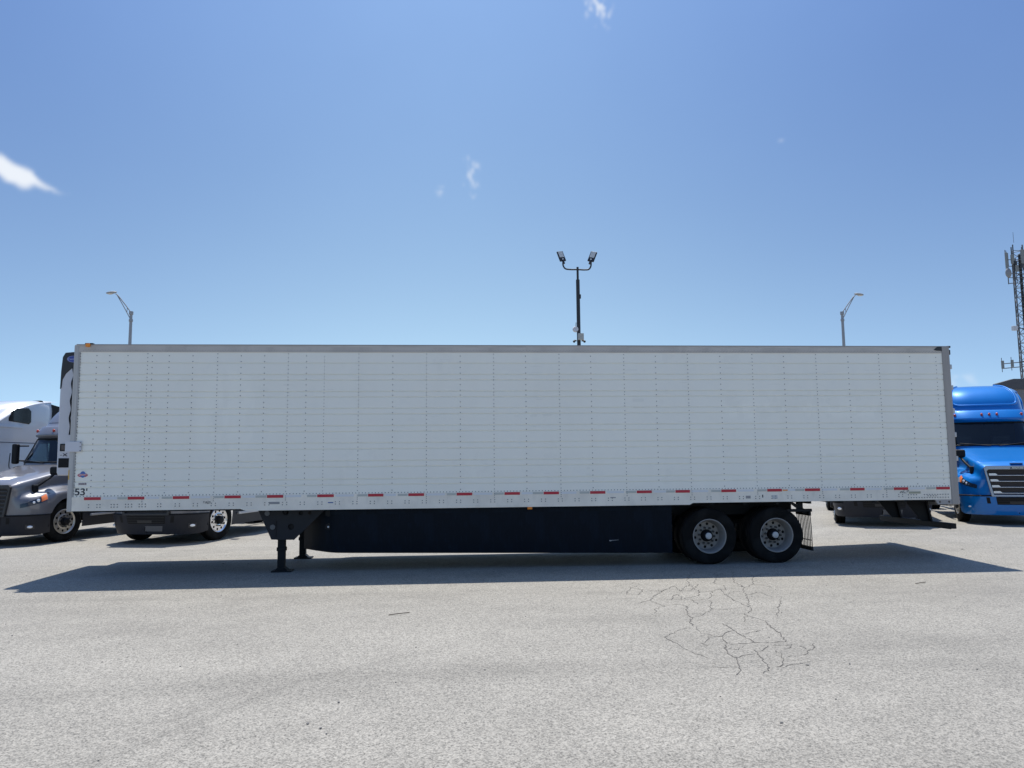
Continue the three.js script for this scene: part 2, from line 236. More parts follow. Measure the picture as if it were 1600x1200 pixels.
// trailer wheel: deep dish, hub stands far out
G.dish = merge([lathe([[0.300, 0.038], [0.312, 0.014], [0.316, 0.004], [0.302, 0.002], [0.293, 0.012], [0.286, 0.05], [0.274, 0.065], [0.27, 0.12], [0.262, 0.13], [0.258, 0.2], [0.25, 0.218]], 56).rotateZ(Math.PI / 2), discGeo(0.254, 0.11, 10, 0.212, 0.026, 0.012).translate(-0.228, 0, 0), lathe([[0.178, 0.217], [0.168, 0.2], [0.11, 0.198]], 40).rotateZ(Math.PI / 2)]);
G.dishHub = lathe([[0.112, 0.21], [0.11, 0.17], [0.1, 0.16], [0.096, 0.11], [0.08, 0.1], [0.072, 0.076], [0.0, 0.074]], 32).rotateZ(Math.PI / 2);
G.dishCap = lathe([[0.06, 0.076], [0.059, 0.055], [0.052, 0.046], [0.0, 0.044]], 28).rotateZ(Math.PI / 2);
G.dishNuts = nuts(10, 0.143, -0.18, 0.021, 0.045);
G.dishBack = new THREE.CylinderGeometry(0.27, 0.27, 0.012, 40).rotateZ(Math.PI / 2).translate(-0.262, 0, 0);
// steer wheel: convex polished disc
G.steer = merge([lathe([[0.300, 0.04], [0.312, 0.014], [0.316, 0.003], [0.303, 0.001], [0.295, 0.012], [0.287, 0.028], [0.275, 0.03]], 56).rotateZ(Math.PI / 2), discGeo(0.277, 0.1, 10, 0.235, 0.031, 0.012).translate(-0.033, 0, 0), lathe([[0.188, 0.022], [0.18, 0.012], [0.12, 0.008], [0.105, 0.02]], 40).rotateZ(Math.PI / 2)]);
G.steerHub = lathe([[0.108, 0.02], [0.106, -0.03], [0.092, -0.045], [0.085, -0.085], [0.07, -0.097], [0, -0.1]], 32).rotateZ(Math.PI / 2);
G.steerNuts = nuts(10, 0.148, 0.008, 0.017, 0.04);
G.steerBack = new THREE.CylinderGeometry(0.28, 0.28, 0.012, 40).rotateZ(Math.PI / 2).translate(-0.11, 0, 0);
function trailerWheel(parent, x, z, out) {                              // out = +1: outer face to +z
  const w = new THREE.Group(); w.name = 'wheel'; parent.add(w);
  w.position.set(x, 0.513, z); w.rotation.y = out > 0 ? -Math.PI / 2 : Math.PI / 2; w.rotation.order = 'YXZ';
  mesh('tyre', G.tyre, M.rubber, w); mesh('rim', G.dish, M.rimPaint, w); mesh('hub', G.dishHub, M.frame, w); mesh('hub_cap', G.dishCap, M.alu, w); stuff(mesh('wheel_nuts', G.dishNuts, M.darkTrim, w)); mesh('brake_drum', G.dishBack, M.black, w);
  const inner = new THREE.Group(); inner.name = 'inner_wheel'; parent.add(inner); inner.position.set(x, 0.513, z - out * 0.33); inner.rotation.y = w.rotation.y;
  mesh('tyre', G.tyre, M.rubber, inner);
  return w;
}

// ---------------------------------------------------------------- the trailer
const L = 16.15;
{
  const T = thing('semi_trailer', 'long white refrigerated semi trailer parked alone side on across the yard', 'trailer');
  // side wall paint: faint grime, wiped patches where old decals were taken off
  const sideMap = dataTex(2048, 384, (i, j) => {
    const x = i / 2048 * L, y = 1.37 + j / 384 * 2.55;
    let k = 0.89 + 0.035 * (fbm(x * 0.5, y * 0.9, 61, 4) - 0.5) + 0.03 * (fbm(x * 5, y * 0.6, 65, 3) - 0.5) + 0.02 * (hash(i, j, 66) - 0.5);
    const gl = Math.hypot((x - 2.65) / 0.55, (y - 2.75) / 0.85);              // old emblem, left
    if (gl < 1.2) k += 0.03 * step(0.44, 0.56, fbm(x * 3.2 + 4, y * 1.3, 81, 3)) * step(1.2, 0.8, gl);
    if (y > 2.6 && y < 3.25 && x > 11.7 && x < 14.7) {                        // old lettering, right
      const band = step(2.6, 2.75, y) * step(3.25, 3.05, y), let_ = step(0.5, 0.58, fbm(x * 6, y * 4, 91, 3));
      k += (0.035 * let_ * (y < 2.95 ? 1 : 0.4) - 0.02 * step(0.56, 0.62, fbm(x * 7, y * 7, 95, 2))) * band;
    }
    const sc = vnoise(x * 1.1, y * 26, 101); if (sc > 0.93 && vnoise(x * 9, y * 3, 103) > 0.55) k -= 0.05;
    k -= 0.02 * step(0.63, 0.72, fbm(x * 1.7, y * 1.9, 111, 4)) * step(0.5, 0.7, fbm(x * 12, y * 12, 113, 2));
    return [k * 1.02, k * 0.99, k * 0.88].map(toS);
  }, true, false);
  const ripple = dataTex(1024, 192, (i, j) => { const x = i / 1024 * L, y = j / 192 * 2.55, v = 0.5 + 0.8 * (fbm(x * 1.6, y * 2.4, 141, 3) - 0.5) + 0.25 * (fbm(x * 4.5, y * 1.2, 145, 2) - 0.5); return [v, v, v]; }, false, false);   // sheets buckled a little between the rivets
  const wall = new THREE.MeshPhysicalMaterial({ map: sideMap, bumpMap: ripple, bumpScale: 0.012, roughness: 0.36, side: THREE.DoubleSide });
  const grime = dataTex(1024, 128, (i, j) => { const x = i / 1024 * 8, y = j / 128; const k = 0.9 + 0.22 * (fbm(x * 3, y * 3, 121, 4) - 0.5) - 0.05 * step(0.6, 0.75, fbm(x * 9, y * 4, 125, 4)) + 0.05 * (hash(i, j, 127) - 0.5); return [k, k * 0.99, k * 0.975].map(toS); }, true);
  const railMat = MAT(0.95, 0.89, 0.78, 0.5, 0.05, { map: grime }), topMat = MAT(0.6, 0.555, 0.505, 0.55, 0.1, { map: grime }), postMat = MAT(0.42, 0.39, 0.365, 0.6, 0.15, { map: grime });
  const uvM = (g, s = 8, t = 1) => { const P = g.attributes.position, u = []; for (let k = 0; k < P.count; k++) u.push((P.getX(k) + P.getZ(k)) / s, P.getY(k) / t); g.setAttribute('uv', new THREE.Float32BufferAttribute(u, 2)); return g; };

  mesh('box_core', box(0.03, L - 0.04, 1.17, 3.985, -2.575, -0.022), M.white, T);
  // side sheets with pressed creases
  const creases = [3.706, 3.501, 3.398, 3.194, 3.092, 2.888, 2.785, 2.577, 2.473, 2.268, 2.162, 1.95, 1.845, 1.627, 1.527];
  const seams = [0.07, 1.25, 2.46, 3.7, 4.95, 6.17, 7.39, 8.6, 9.81, 11.02, 12.26, 13.5, 14.74, 16.0];
  const Y0 = 1.366, Y1 = 3.912;
  const sheet = (x0, x1, lift, sgn) => {
    const prof = [[Y1, -0.02], [Y1, 0]];
    for (const c of creases) prof.push([c + 0.0105, 0], [c + 0.007, -0.015], [c - 0.007, -0.015], [c - 0.0105, 0]);
    prof.push([Y0, 0], [Y0, -0.02]);
    const pos = [], uv = [];
    const put = (x, [y, d]) => { pos.push(x, y, sgn > 0 ? d + lift : -2.6 - d - lift); uv.push(x / L, (y - 1.37) / 2.55); };
    for (let i = 0; i < prof.length - 1; i++) { const a = prof[i], b = prof[i + 1]; put(x0, a); put(x0, b); put(x1, b); put(x0, a); put(x1, b); put(x1, a); }
    const g = new THREE.BufferGeometry(); g.setAttribute('position', new THREE.Float32BufferAttribute(pos, 3)); g.setAttribute('uv', new THREE.Float32BufferAttribute(uv, 2)); g.computeVertexNormals(); return g;
  };
  for (let i = 0; i < seams.length - 1; i++) { mesh('side_panel', sheet(seams[i] - 0.015, seams[i + 1] + 0.015, i % 2 ? 0.0015 : 0, 1), wall, T); mesh('side_panel', sheet(seams[i] - 0.015, seams[i + 1] + 0.015, i % 2 ? 0.0015 : 0, -1), wall, T); }
  // rivets
  const rv = new THREE.SphereGeometry(0.0098, 6, 3, 0, Math.PI * 2, 0, Math.PI / 2).rotateX(Math.PI / 2), riv = [];
  const rivet = (x, y, z = 0.0025, s = 1) => riv.push(rv.clone().scale(s, s, s).translate(x, y, z));
  const col = (x, dy, s = 1) => { for (let y = Y0 + 0.06; y < Y1 - 0.03; y += dy) rivet(x, creases.some((c) => Math.abs(c - y) < 0.014) ? y + 0.018 : y, 0.0025, s); };
  for (const x of seams.slice(1, -1)) col(x, 0.07, 0.86);
  for (const x of [0.38, 0.6, 0.91, 1.33, 1.62, 2.03, 2.87, 3.28, 4.02, 5.56, 6.78, 7.98, 9.19, 10.41, 11.64, 12.87, 14.13, 15.36]) col(x, 0.105, 0.95);
  col(4.34, 0.06, 0.75); col(15.88, 0.08, 0.8); col(0.1, 0.05, 1.1);
  for (let x = 0.15; x < 16; x += 0.0575) { rivet(x, 1.383, 0.0025, 0.95); rivet(x, 3.925, 0.0125, 0.55); rivet(x + 0.028, 3.94, 0.0125, 0.55); }
  stuff(mesh('rivet_rows', merge(riv), M.rivet, T));
  // rails and posts
  mesh('top_rail', uvM(box(0.0, 16.0, 3.905, 4.03, -0.06, 0.01)), topMat, T);
  mesh('roof_edge', box(0.03, L, 4.028, 4.044, -0.08, 0.016), M.aluDark, T);
  mesh('top_rail', uvM(box(0.0, 16.0, 3.905, 4.03, -2.61, -2.54)), topMat, T);
  mesh('roof_sheet', box(0.05, L - 0.05, 3.99, 4.036, -2.56, -0.082), M.white, T);
  mesh('bottom_rail', uvM(merge([box(0.075, 16.0, 1.128, 1.368, -0.05, 0.009), box(0.075, 16.0, 1.318, 1.368, 0.0085, 0.0125)])), railMat, T);
  mesh('rail_flange', uvM(prism([[2.93, 1.128], [3.02, 1.096], [10.97, 1.096], [11.03, 1.128]], -0.05, 0.013)), railMat, T);
  mesh('rail_lip', uvM(box(3.0, 11.0, 1.122, 1.134, -0.01, 0.016)), railMat, T);
  mesh('bottom_rail', box(0.075, 16.0, 1.1, 1.368, -2.61, -2.56), railMat, T);
  mesh('front_corner_post', uvM(rbox(-0.005, 0.078, 1.118, 4.012, -0.1, 0.016, 0.012), 1, 3), MAT(0.55, 0.54, 0.52, 0.55, 0.15, { map: grime }), T);
  mesh('front_corner_post', rbox(-0.005, 0.078, 1.118, 4.012, -2.615, -2.5, 0.012), railMat, T);
  mesh('post_edge', uvM(box(0.079, 0.1, 1.37, 3.905, 0.002, 0.009), 1, 3), MAT(0.5, 0.49, 0.47, 0.6, 0.1, { map: grime }), T);
  mesh('rear_corner_post', uvM(rbox(16.005, 16.155, 1.03, 4.035, -0.14, 0.018, 0.014), 1, 3), postMat, T);
  mesh('rear_corner_post', rbox(16.005, 16.155, 1.03, 4.035, -2.618, -2.46, 0.014), postMat, T);
  mesh('rear_header', box(16.02, 16.15, 3.8, 4.03, -2.46, -0.142), postMat, T);
  mesh('rear_sill', box(16.02, 16.15, 1.0, 1.25, -2.46, -0.142), postMat, T);
  for (const s of [-1, 1]) { const d = mesh('rear_door', box(16.06, 16.14, 1.252, 3.798, -1.3 + (s < 0 ? -1.158 : 0.004), -1.3 + (s < 0 ? -0.004 : 1.156)), M.white, T); for (const q of [0.3, 0.75]) mesh('lock_rod', rod([16.17, 1.2, -1.3 + s * q], [16.17, 3.85, -1.3 + s * q], 0.016), M.galv, d); }
  for (const y of [1.45, 1.85, 2.3, 2.75, 3.2, 3.6]) mesh('door_hinge', rbox(16.13, 16.195, y, y + 0.09, -0.1, 0.008, 0.01), M.alu, T);
  mesh('marker_bracket', rbox(16.12, 16.2, 4.012, 4.052, -0.25, 0.0, 0.01), M.darkTrim, T); mesh('roof_marker', rbox(16.158, 16.205, 3.88, 3.98, -0.22, -0.02, 0.015), M.darkTrim, T);
  mesh('rail_end_cap', prism([[15.92, 4.032], [15.84, 3.97], [15.9, 3.955], [16.003, 3.95], [16.003, 4.032]], 0.011, 0.016), M.darkTrim, T);
  mesh('sill_plate', prism([[15.68, 1.127], [15.73, 1.04], [16.003, 1.04], [16.003, 1.127]], -0.02, 0.011, [[15.77, 1.085, 0.02], [15.95, 1.085, 0.02]]), M.steelGrey, T);
  // bolts on the bottom rail
  const bolts = [], bv = new THREE.SphereGeometry(0.011, 6, 3, 0, Math.PI * 2, 0, Math.PI / 2).rotateX(Math.PI / 2);
  const bolt = (x, y, s = 1) => bolts.push(bv.clone().scale(s, s, s).translate(x, y, 0.0095));
  const four = (x) => { for (const dx of [-0.036, 0.036]) for (const dy of [-0.02, 0.02]) bolt(x + dx, 1.213 + dy, 0.92); };
  for (let x = 1.85; x < 15.1; x += 0.306) four(x);
  for (const x0 of [0.73, 0.97, 1.2]) for (let i = 0; i < 3; i++) for (const y of [1.19, 1.235]) bolt(x0 + i * 0.055 + (i ? 0 : 0.008), y);
  for (const [x, y] of [[0.36, 1.235], [0.36, 1.19], [0.5, 1.235], [0.55, 1.235], [0.5, 1.19], [0.55, 1.19], [1.52, 1.235], [1.57, 1.235], [1.52, 1.19], [1.57, 1.19]]) bolt(x, y);
  for (let x = 15.16; x < 15.98; x += 0.052) { bolt(x, 1.17); if (x < 15.35 || x > 15.45) bolt(x, 1.225); if (x > 15.5 && x < 15.72) bolt(x + 0.02, 1.2); }
  for (const x of seams.slice(1, -1)) { bolt(x, 1.345, 0.8); bolt(x, 1.31, 0.8); bolt(x, 1.275, 0.8); }
  stuff(mesh('rail_bolts', merge(bolts), M.rivet, T));
  // reflective tape, red and white pieces in turn
  const reds = [[0.28, 0.56], [1.01, 1.29], [1.77, 2.05], [2.65, 2.93], [3.38, 3.66], [4.25, 4.54], [5.14, 5.41], [5.85, 6.13], [6.71, 6.99], [7.57, 7.85], [8.28, 8.56], [9.13, 9.41], [9.99, 10.27], [10.71, 10.98], [11.57, 11.85], [12.44, 12.72], [13.16, 13.45], [14.03, 14.31], [14.88, 15.16], [15.71, 15.98]];
  reds.forEach(([a, b], i) => {
    mesh('red_reflective_tape', box(a, b, 1.316, 1.365, 0.0128, 0.0146), M.red, T);
    const n = reds[i + 1]; if (!n) return;
    const gap = n[0] - b, e = b + 0.03, f = b + gap * (0.5 + 0.15 * hash(i, 3, 5));
    mesh('white_reflective_tape', box(e, f, 1.321, 1.36, 0.0128, 0.0143), M.tape, T);
    mesh('grey_tape_end', box(n[0] - 0.2 + 0.03 * hash(i, 4, 5), n[0] - 0.012, 1.321, 1.36, 0.0128, 0.0143), MAT(0.52, 0.52, 0.47, 0.5), T);
  });
  mesh('rail_plate', box(3.42, 3.6, 1.205, 1.245, 0.0092, 0.012), M.plateGrey, T); mesh('rail_sticker', box(4.44, 4.53, 1.21, 1.228, 0.0092, 0.012), M.blueMark, T);
  mesh('rail_plate', box(12.03, 12.12, 1.195, 1.245, 0.0092, 0.012), M.aluDark, T); mesh('rail_plate', box(12.34, 12.36, 1.21, 1.26, 0.0092, 0.012), M.ink, T); mesh('rail_plate', box(9.5, 9.6, 1.235, 1.252, 0.0092, 0.012), M.aluDark, T);
  mesh('rail_sticker', box(12.53, 12.63, 1.18, 1.25, 0.0092, 0.0115), MAT(0.55, 0.55, 0.54, 0.5), T); mesh('amber_reflector', box(12.735, 12.83, 1.328, 1.35, 0.0128, 0.016), M.amber, T); mesh('rail_plate', box(15.17, 15.4, 1.245, 1.285, 0.0092, 0.012), MAT(0.38, 0.37, 0.27, 0.6), T);
  const scuff = []; for (const [x, y, n] of [[2.35, 1.245, 26], [15.06, 1.27, 20], [15.1, 1.3, 10]]) for (let k = 0; k < n; k++) { const a = x + (rnd() - 0.5) * 0.14, b2 = y + (rnd() - 0.5) * 0.04, w = 0.006 + 0.02 * rnd(); scuff.push(box(a, a + w, b2, b2 + 0.004 + 0.008 * rnd(), 0.0093, 0.0108)); }
  stuff(mesh('rail_scuffs', merge(scuff), MAT(0.16, 0.15, 0.14, 0.8), T));
  // decals at the front end
  mesh('length_lettering', text("53'", 0.118).translate(0.222, 1.458, 0.001), M.ink, T);
  mesh('model_lettering', text('3000R', 0.036).translate(0.236, 1.594, 0.001), MAT(0.1, 0.04, 0.09, 0.5), T);
  const lg = mesh('maker_logo', oval(0.086, 0.035, 0.003).translate(0.234, 1.746, 0.001), MAT(0.5, 0.05, 0.09, 0.4), T);
  mesh('logo_globe', oval(0.045, 0.055, 0.003).translate(0.236, 1.757, 0.0028), MAT(0.07, 0.17, 0.45, 0.4), lg);
  mesh('logo_band', prism([[0.155, 1.728], [0.165, 1.757], [0.236, 1.769], [0.307, 1.757], [0.316, 1.728], [0.236, 1.738]], 0.0045, 0.0055), MAT(0.5, 0.05, 0.09, 0.4), lg);
  mesh('logo_lettering', text('UTILITY', 0.024, 0.001).scale(1.1, 1, 1).translate(0.236, 1.75, 0.006), M.white, lg);
  mesh('clearance_lamp', rbox(0.19, 0.27, 3.995, 4.05, 0.008, 0.045, 0.012), M.amber, T); mesh('clearance_lamp_base', box(0.18, 0.31, 4.043, 4.062, -0.05, 0.03), M.black, T);
  mesh('amber_reflector', box(-0.008, -0.004, 1.66, 1.86, -0.06, 0.0), M.amber, T); mesh('amber_reflector', box(0.0, 0.018, 1.67, 1.84, 0.0165, 0.019), MAT(0.6, 0.36, 0.06, 0.5), T);
  const pl = mesh('sensor_cover', rbox(-0.07, 0.2, 2.15, 2.33, 0.0185, 0.034, 0.006), M.unit, T);
  stuff(mesh('cover_bolts', merge([2.17, 2.24, 2.31].map((y) => bv.clone().translate(0.185, y, 0.0345))), M.rivet, pl));

  // refrigeration unit on the nose
  const R = new THREE.Group(); R.name = 'refrigeration_unit'; T.add(R);
  const sidePts = [[0.02, 1.76], [-0.31, 1.76], [-0.325, 1.8], [-0.335, 2.6], [-0.335, 3.2], [-0.33, 3.6], [-0.315, 3.85], [-0.28, 3.915], [0.02, 3.945]];
  const ug = new THREE.ExtrudeGeometry(new THREE.Shape(sidePts.map((p) => new THREE.Vector2(...p))), { depth: 2.0, bevelEnabled: true, bevelSize: 0.02, bevelThickness: 0.03, bevelSegments: 3 }).translate(0, 0, -2.3);
  mesh('unit_housing', ug, M.unit, R);
  const dk = [[0.02, 3.945], [-0.28, 3.917], [-0.318, 3.85], [-0.335, 3.6], [-0.34, 3.3], [-0.338, 3.3], [-0.325, 3.45], [-0.27, 3.56], [-0.18, 3.65], [0.02, 3.75]];
  mesh('dark_top_cover', new THREE.ExtrudeGeometry(new THREE.Shape(dk.map((p) => new THREE.Vector2(...p))), { depth: 2.01, bevelEnabled: true, bevelSize: 0.021, bevelThickness: 0.032, bevelSegments: 3 }).translate(0, 0, -2.305), M.darkTrim, R);
  const lo = mesh('unit_logo', oval(0.105, 0.06, 0.004).translate(-0.145, 3.815, -0.258), MAT(0.03, 0.06, 0.33, 0.4), R);
  mesh('logo_ring', new THREE.TorusGeometry(1, 0.06, 6, 40).scale(0.098, 0.054, 0.03).translate(-0.145, 3.815, -0.256), MAT(0.35, 0.4, 0.6, 0.5), lo);
  mesh('logo_lettering', text('Carrier', 0.036, 0.002).translate(-0.145, 3.815, -0.256), MAT(0.4, 0.45, 0.65, 0.5), lo);
  mesh('control_panel', rbox(-0.3, -0.15, 2.17, 2.3, -0.275, -0.258, 0.008), M.black, R); mesh('panel_screen', box(-0.275, -0.205, 2.19, 2.28, -0.2585, -0.256), MAT(0.08, 0.05, 0.045, 0.2), R);
  mesh('lower_vent', rbox(-0.315, -0.11, 1.88, 2.045, -0.275, -0.259, 0.008), M.black, R); mesh('unit_lettering', text('-X', 0.085).scale(1.2, 0.6, 1).translate(-0.23, 2.105, -0.27), M.ink, R);
  mesh('drain_hose', tube([[-0.035, 3.72, -0.08], [-0.045, 3.62, -0.07], [-0.03, 3.5, -0.08], [-0.06, 3.36, -0.08], [-0.04, 3.2, -0.085], [-0.065, 3.05, -0.08], [-0.045, 2.9, -0.085], [-0.07, 2.75, -0.08], [-0.05, 2.6, -0.085], [-0.06, 2.45, -0.085]], 0.016, 70, 7), M.black, R);
  mesh('unit_bracket', rbox(-0.07, 0.0, 3.93, 3.985, -0.3, -0.15, 0.01), M.darkTrim, R);

  // landing gear
  const gear = (z, s) => {
    const g = new THREE.Group(); g.name = 'landing_leg'; T.add(g);
    mesh('outer_tube', rbox(3.485, 3.68, 0.56, 1.12, z - 0.08, z + 0.08, 0.02), M.frame, g);
    mesh('inner_tube', rbox(3.52, 3.65, 0.05, 0.57, z - 0.06, z + 0.06, 0.012), M.frame, g);
    mesh('tube_collar', rbox(3.505, 3.665, 0.36, 0.43, z - 0.07, z + 0.07, 0.012), M.frame, g);
    mesh('sand_shoe', merge([rbox(3.43, 3.78, 0.0, 0.025, z - 0.14, z + 0.14, 0.008), prism([[3.48, 0.025], [3.53, 0.075], [3.65, 0.075], [3.71, 0.025]], z - 0.09, z + 0.09)]), M.frame, g);
    mesh('gusset_plate', prism([[3.17, 1.11], [3.42, 0.57], [3.77, 0.56], [4.3, 1.11]], z + s * 0.1 - 0.008, z + s * 0.1 + 0.008, [[3.76, 0.79, 0.055], [3.93, 1.03, 0.04], [4.08, 1.03, 0.03], [3.66, 1.06, 0.06]]), M.gusset, g);
    mesh('diagonal_brace', prism([[3.74, 0.57], [3.82, 0.56], [4.38, 1.11], [4.27, 1.11]], z + s * 0.1 + (s > 0 ? 0.008 : -0.03), z + s * 0.1 + (s > 0 ? 0.03 : -0.008)), M.gusset, g);
    for (const [x, y] of [[3.34, 1.035], [3.44, 0.79]]) mesh('bolt_disc', new THREE.CylinderGeometry(0.045, 0.045, 0.02, 24).rotateX(Math.PI / 2).translate(x, y, z + s * 0.118), MAT(0.11, 0.115, 0.12, 0.5), g);
    mesh('gear_housing', rbox(3.68, 3.98, 0.7, 1.1, z - 0.06, z + 0.06, 0.02), M.black, g);
    mesh('edge_rib', rbox(3.49, 3.505, 0.62, 0.9, z + s * 0.108, z + s * 0.125, 0.004), M.gusset, g);
  };
  gear(-0.32, 1); gear(-2.28, -1);
  mesh('cross_shaft', rod([3.6, 0.85, -0.4], [3.6, 0.85, -2.2], 0.025), M.frame, T);
  mesh('gear_crossbeam', box(3.45, 3.7, 0.98, 1.12, -2.2, -0.42), M.frame, T);
  mesh('coupler_plate', box(0.1, 2.9, 1.1, 1.17, -2.5, -0.1), M.frame, T);
  // skirts, frame, suspension
  const skirt = (z, s) => {
    const pl2 = [[3.86, z - s * 0.8], [4.12, z - s * 0.42], [4.5, z - s * 0.05], [4.66, z], [10.66, z]], dense = [];
    for (let i = 0; i < pl2.length - 1; i++) for (let k = 0; k < (i === 3 ? 12 : 3); k++) { const n = i === 3 ? 12 : 3; dense.push([mix(pl2[i][0], pl2[i + 1][0], k / n), mix(pl2[i][1], pl2[i + 1][1], k / n)]); }
    dense.push(pl2[4]);
    const low = (x) => mix(0.34, 0.225, clamp((x - 4.1) / 6.5));
    const gg = grid((t, y) => { const i = Math.min(dense.length - 2, Math.floor(t)), f = t - i, x = mix(dense[i][0], dense[i + 1][0], f), zz = mix(dense[i][1], dense[i + 1][1], f); return [x, mix(low(x), 1.11, y), zz - s * 0.03 * (1 - y) ** 2]; }, range(0, dense.length - 1, dense.length - 1), range(0, 1, 8));
    const m = mesh('side_skirt', gg, M.skirt, T);
    mesh('skirt_edge', tube(dense.filter((_, i) => i % 2 === 0).concat([dense.at(-1)]).map(([x, q]) => [x, low(x), q - s * 0.03]), 0.008, 40, 5), M.black, m);
    if (s > 0) { for (const [x, y] of [[4.42, 1.02], [4.42, 0.78]]) { mesh('skirt_mount', new THREE.CylinderGeometry(0.06, 0.06, 0.05, 24).rotateX(Math.PI / 2).translate(x, y, z - 0.13), M.black, m); } mesh('mount_pin', new THREE.SphereGeometry(0.018, 10, 8).translate(4.42, 0.78, z - 0.085), M.white, m);
      mesh('scrape_mark', prism([[9.49, 0.452], [9.52, 0.452], [9.53, 0.462], [9.66, 0.47], [9.66, 0.474], [9.52, 0.47], [9.49, 0.474]], z - 0.008, z - 0.005), MAT(0.35, 0.36, 0.36, 0.7), m); }
  };
  skirt(-0.1, 1); skirt(-2.5, -1);
  mesh('side_marker_lamp', rbox(7.99, 8.08, 1.045, 1.095, -0.098, -0.06, 0.012), M.amber, T);
  for (const z of [-0.75, -1.85]) mesh('frame_rail', box(9.8, 13.2, 0.93, 1.17, z - 0.05, z + 0.05), M.frame, T);
  for (let x = 4.6; x < 15.8; x += 0.62) mesh('cross_member', box(x - 0.03, x + 0.03, 1.08, 1.168, -2.52, -0.07), M.frame, T);
  for (const x of [11.35, 12.62]) {
    trailerWheel(T, x, -0.065, 1); trailerWheel(T, x, -2.535, -1);
    mesh('axle', rod([x, 0.513, -0.4], [x, 0.513, -2.2], 0.065, 12), M.frame, T);
    for (const z of [-0.8, -1.8]) { mesh('trailing_arm', rbox(x - 0.5, x + 0.05, 0.55, 0.68, z - 0.05, z + 0.05, 0.02), M.frame, T); mesh('air_spring', new THREE.CylinderGeometry(0.12, 0.12, 0.28, 18).translate(x + 0.25, 0.8, z), M.rubber, T); }
  }
  mesh('air_tank', new THREE.CapsuleGeometry(0.13, 0.7, 6, 16).rotateX(Math.PI / 2).translate(10.85, 0.85, -1.3), M.frame, T);
  mesh('bogie_box', box(10.85, 13.15, 0.86, 1.08, -1.9, -0.72), M.frame, T);
  // ribbed mud flaps
  const flap = (z0, z1) => {
    const g = new THREE.Group(); g.name = 'mud_flap'; T.add(g); const lo2 = Math.min(z0, z1), hi = Math.max(z0, z1);
    mesh('flap_top', rbox(13.27, 13.31, 0.855, 0.93, lo2, hi, 0.006), M.black, g); mesh('flap_foot', rbox(13.285, 13.325, 0.215, 0.285, lo2, hi, 0.006), M.black, g);
    for (let k = 0; k <= 9; k++) { const z = mix(lo2 + 0.01, hi - 0.01, k / 9); mesh('flap_rib', tube([[13.29, 0.86, z], [13.305, 0.6, z], [13.305, 0.28, z]], 0.0085, 6, 5), M.black, g); }
    mesh('flap_bar', rbox(13.28, 13.31, 0.4, 0.412, lo2, hi, 0.004), M.black, g);
    const a = hi > -1 ? hi : lo2; mesh('hanger_arm', rbox(12.85, 13.33, 0.93, 0.985, a - 0.05, a + 0.01, 0.01), M.black, g); mesh('hanger_bracket', rbox(13.2, 13.3, 0.95, 1.13, a - 0.4, a - 0.3, 0.01), M.gusset, g);
  };
  flap(-0.1, -0.68); flap(-2.5, -1.92);
  mesh('flap_bracket', prism([[12.9, 1.12], [12.98, 1.12], [13.32, 0.92], [13.32, 0.88], [13.2, 0.9]], -0.2, -0.17), M.black, T);
  mesh('air_fitting', merge([new THREE.SphereGeometry(0.028, 8, 6).translate(13.12, 1.0, -0.25), rod([13.1, 1.06, -0.25], [13.17, 0.95, -0.25], 0.016)]), M.alu, T);
  // rear guard
  const U = new THREE.Group(); U.name = 'underride_guard'; T.add(U);
  mesh('guard_bar', rbox(16.0, 16.11, 0.575, 0.675, -2.52, -0.06, 0.006), M.frame, U);
  for (const z of [-0.82, -1.86]) { mesh('guard_upright', prism([[15.5, 1.16], [16.0, 1.16], [16.1, 0.672], [15.9, 0.672]], z - 0.01, z + 0.01), M.frame, U); mesh('upright_flange', prism([[15.96, 1.16], [16.0, 1.16], [16.1, 0.672], [16.06, 0.672]], z - 0.06, z + 0.06), M.frame, U); }
  mesh('guard_edge', box(16.0, 16.012, 0.566, 0.5745, -2.5, -0.08), M.gusset, U);
  // put the group's origin under the middle of the trailer
  for (const c of T.children) { c.position.x -= L / 2; c.position.z += 1.3; } T.position.set(L / 2, 0, -1.3);
}

// ---------------------------------------------------------------- highway tractors
// local frame: front of the bumper at z = 0 looking to +z, x to the viewer's right, wheels on y = 0
const hoodStations = [   // z, then half section from the centre line of the hood down to the sill
  [0.03, [[0, 1.475], [0.4, 1.47], [0.62, 1.455], [0.69, 1.43], [0.70, 1.36], [0.66, 1.2], [0.62, 1.05], [0.59, 0.9], [0.57, 0.75]]],
  [-0.04, [[0, 1.53], [0.42, 1.52], [0.65, 1.495], [0.73, 1.46], [0.76, 1.38], [0.76, 1.2], [0.78, 1.08], [0.79, 0.93], [0.79, 0.75]]],
  [-0.20, [[0, 1.59], [0.45, 1.58], [0.70, 1.55], [0.78, 1.51], [0.81, 1.43], [0.84, 1.25], [0.95, 1.13], [1.0, 0.98], [1.01, 0.75]]],
  [-0.5, [[0, 1.66], [0.5, 1.65], [0.74, 1.615], [0.82, 1.575], [0.85, 1.49], [0.88, 1.31], [1.07, 1.2], [1.16, 1.05], [1.18, 0.75]]],
  [-0.95, [[0, 1.76], [0.55, 1.75], [0.79, 1.71], [0.87, 1.665], [0.90, 1.57], [0.93, 1.40], [1.10, 1.30], [1.20, 1.16], [1.22, 0.75]]],
  [-1.5, [[0, 1.88], [0.6, 1.87], [0.85, 1.83], [0.94, 1.77], [0.965, 1.66], [0.975, 1.47], [1.09, 1.34], [1.19, 1.18], [1.21, 0.75]]],
  [-2.0, [[0, 1.98], [0.65, 1.97], [0.91, 1.93], [1.0, 1.86], [1.02, 1.74], [1.03, 1.53], [1.09, 1.33], [1.17, 1.12], [1.19, 0.75]]],
];
const AX = -1.3, ARCH = 0.6;
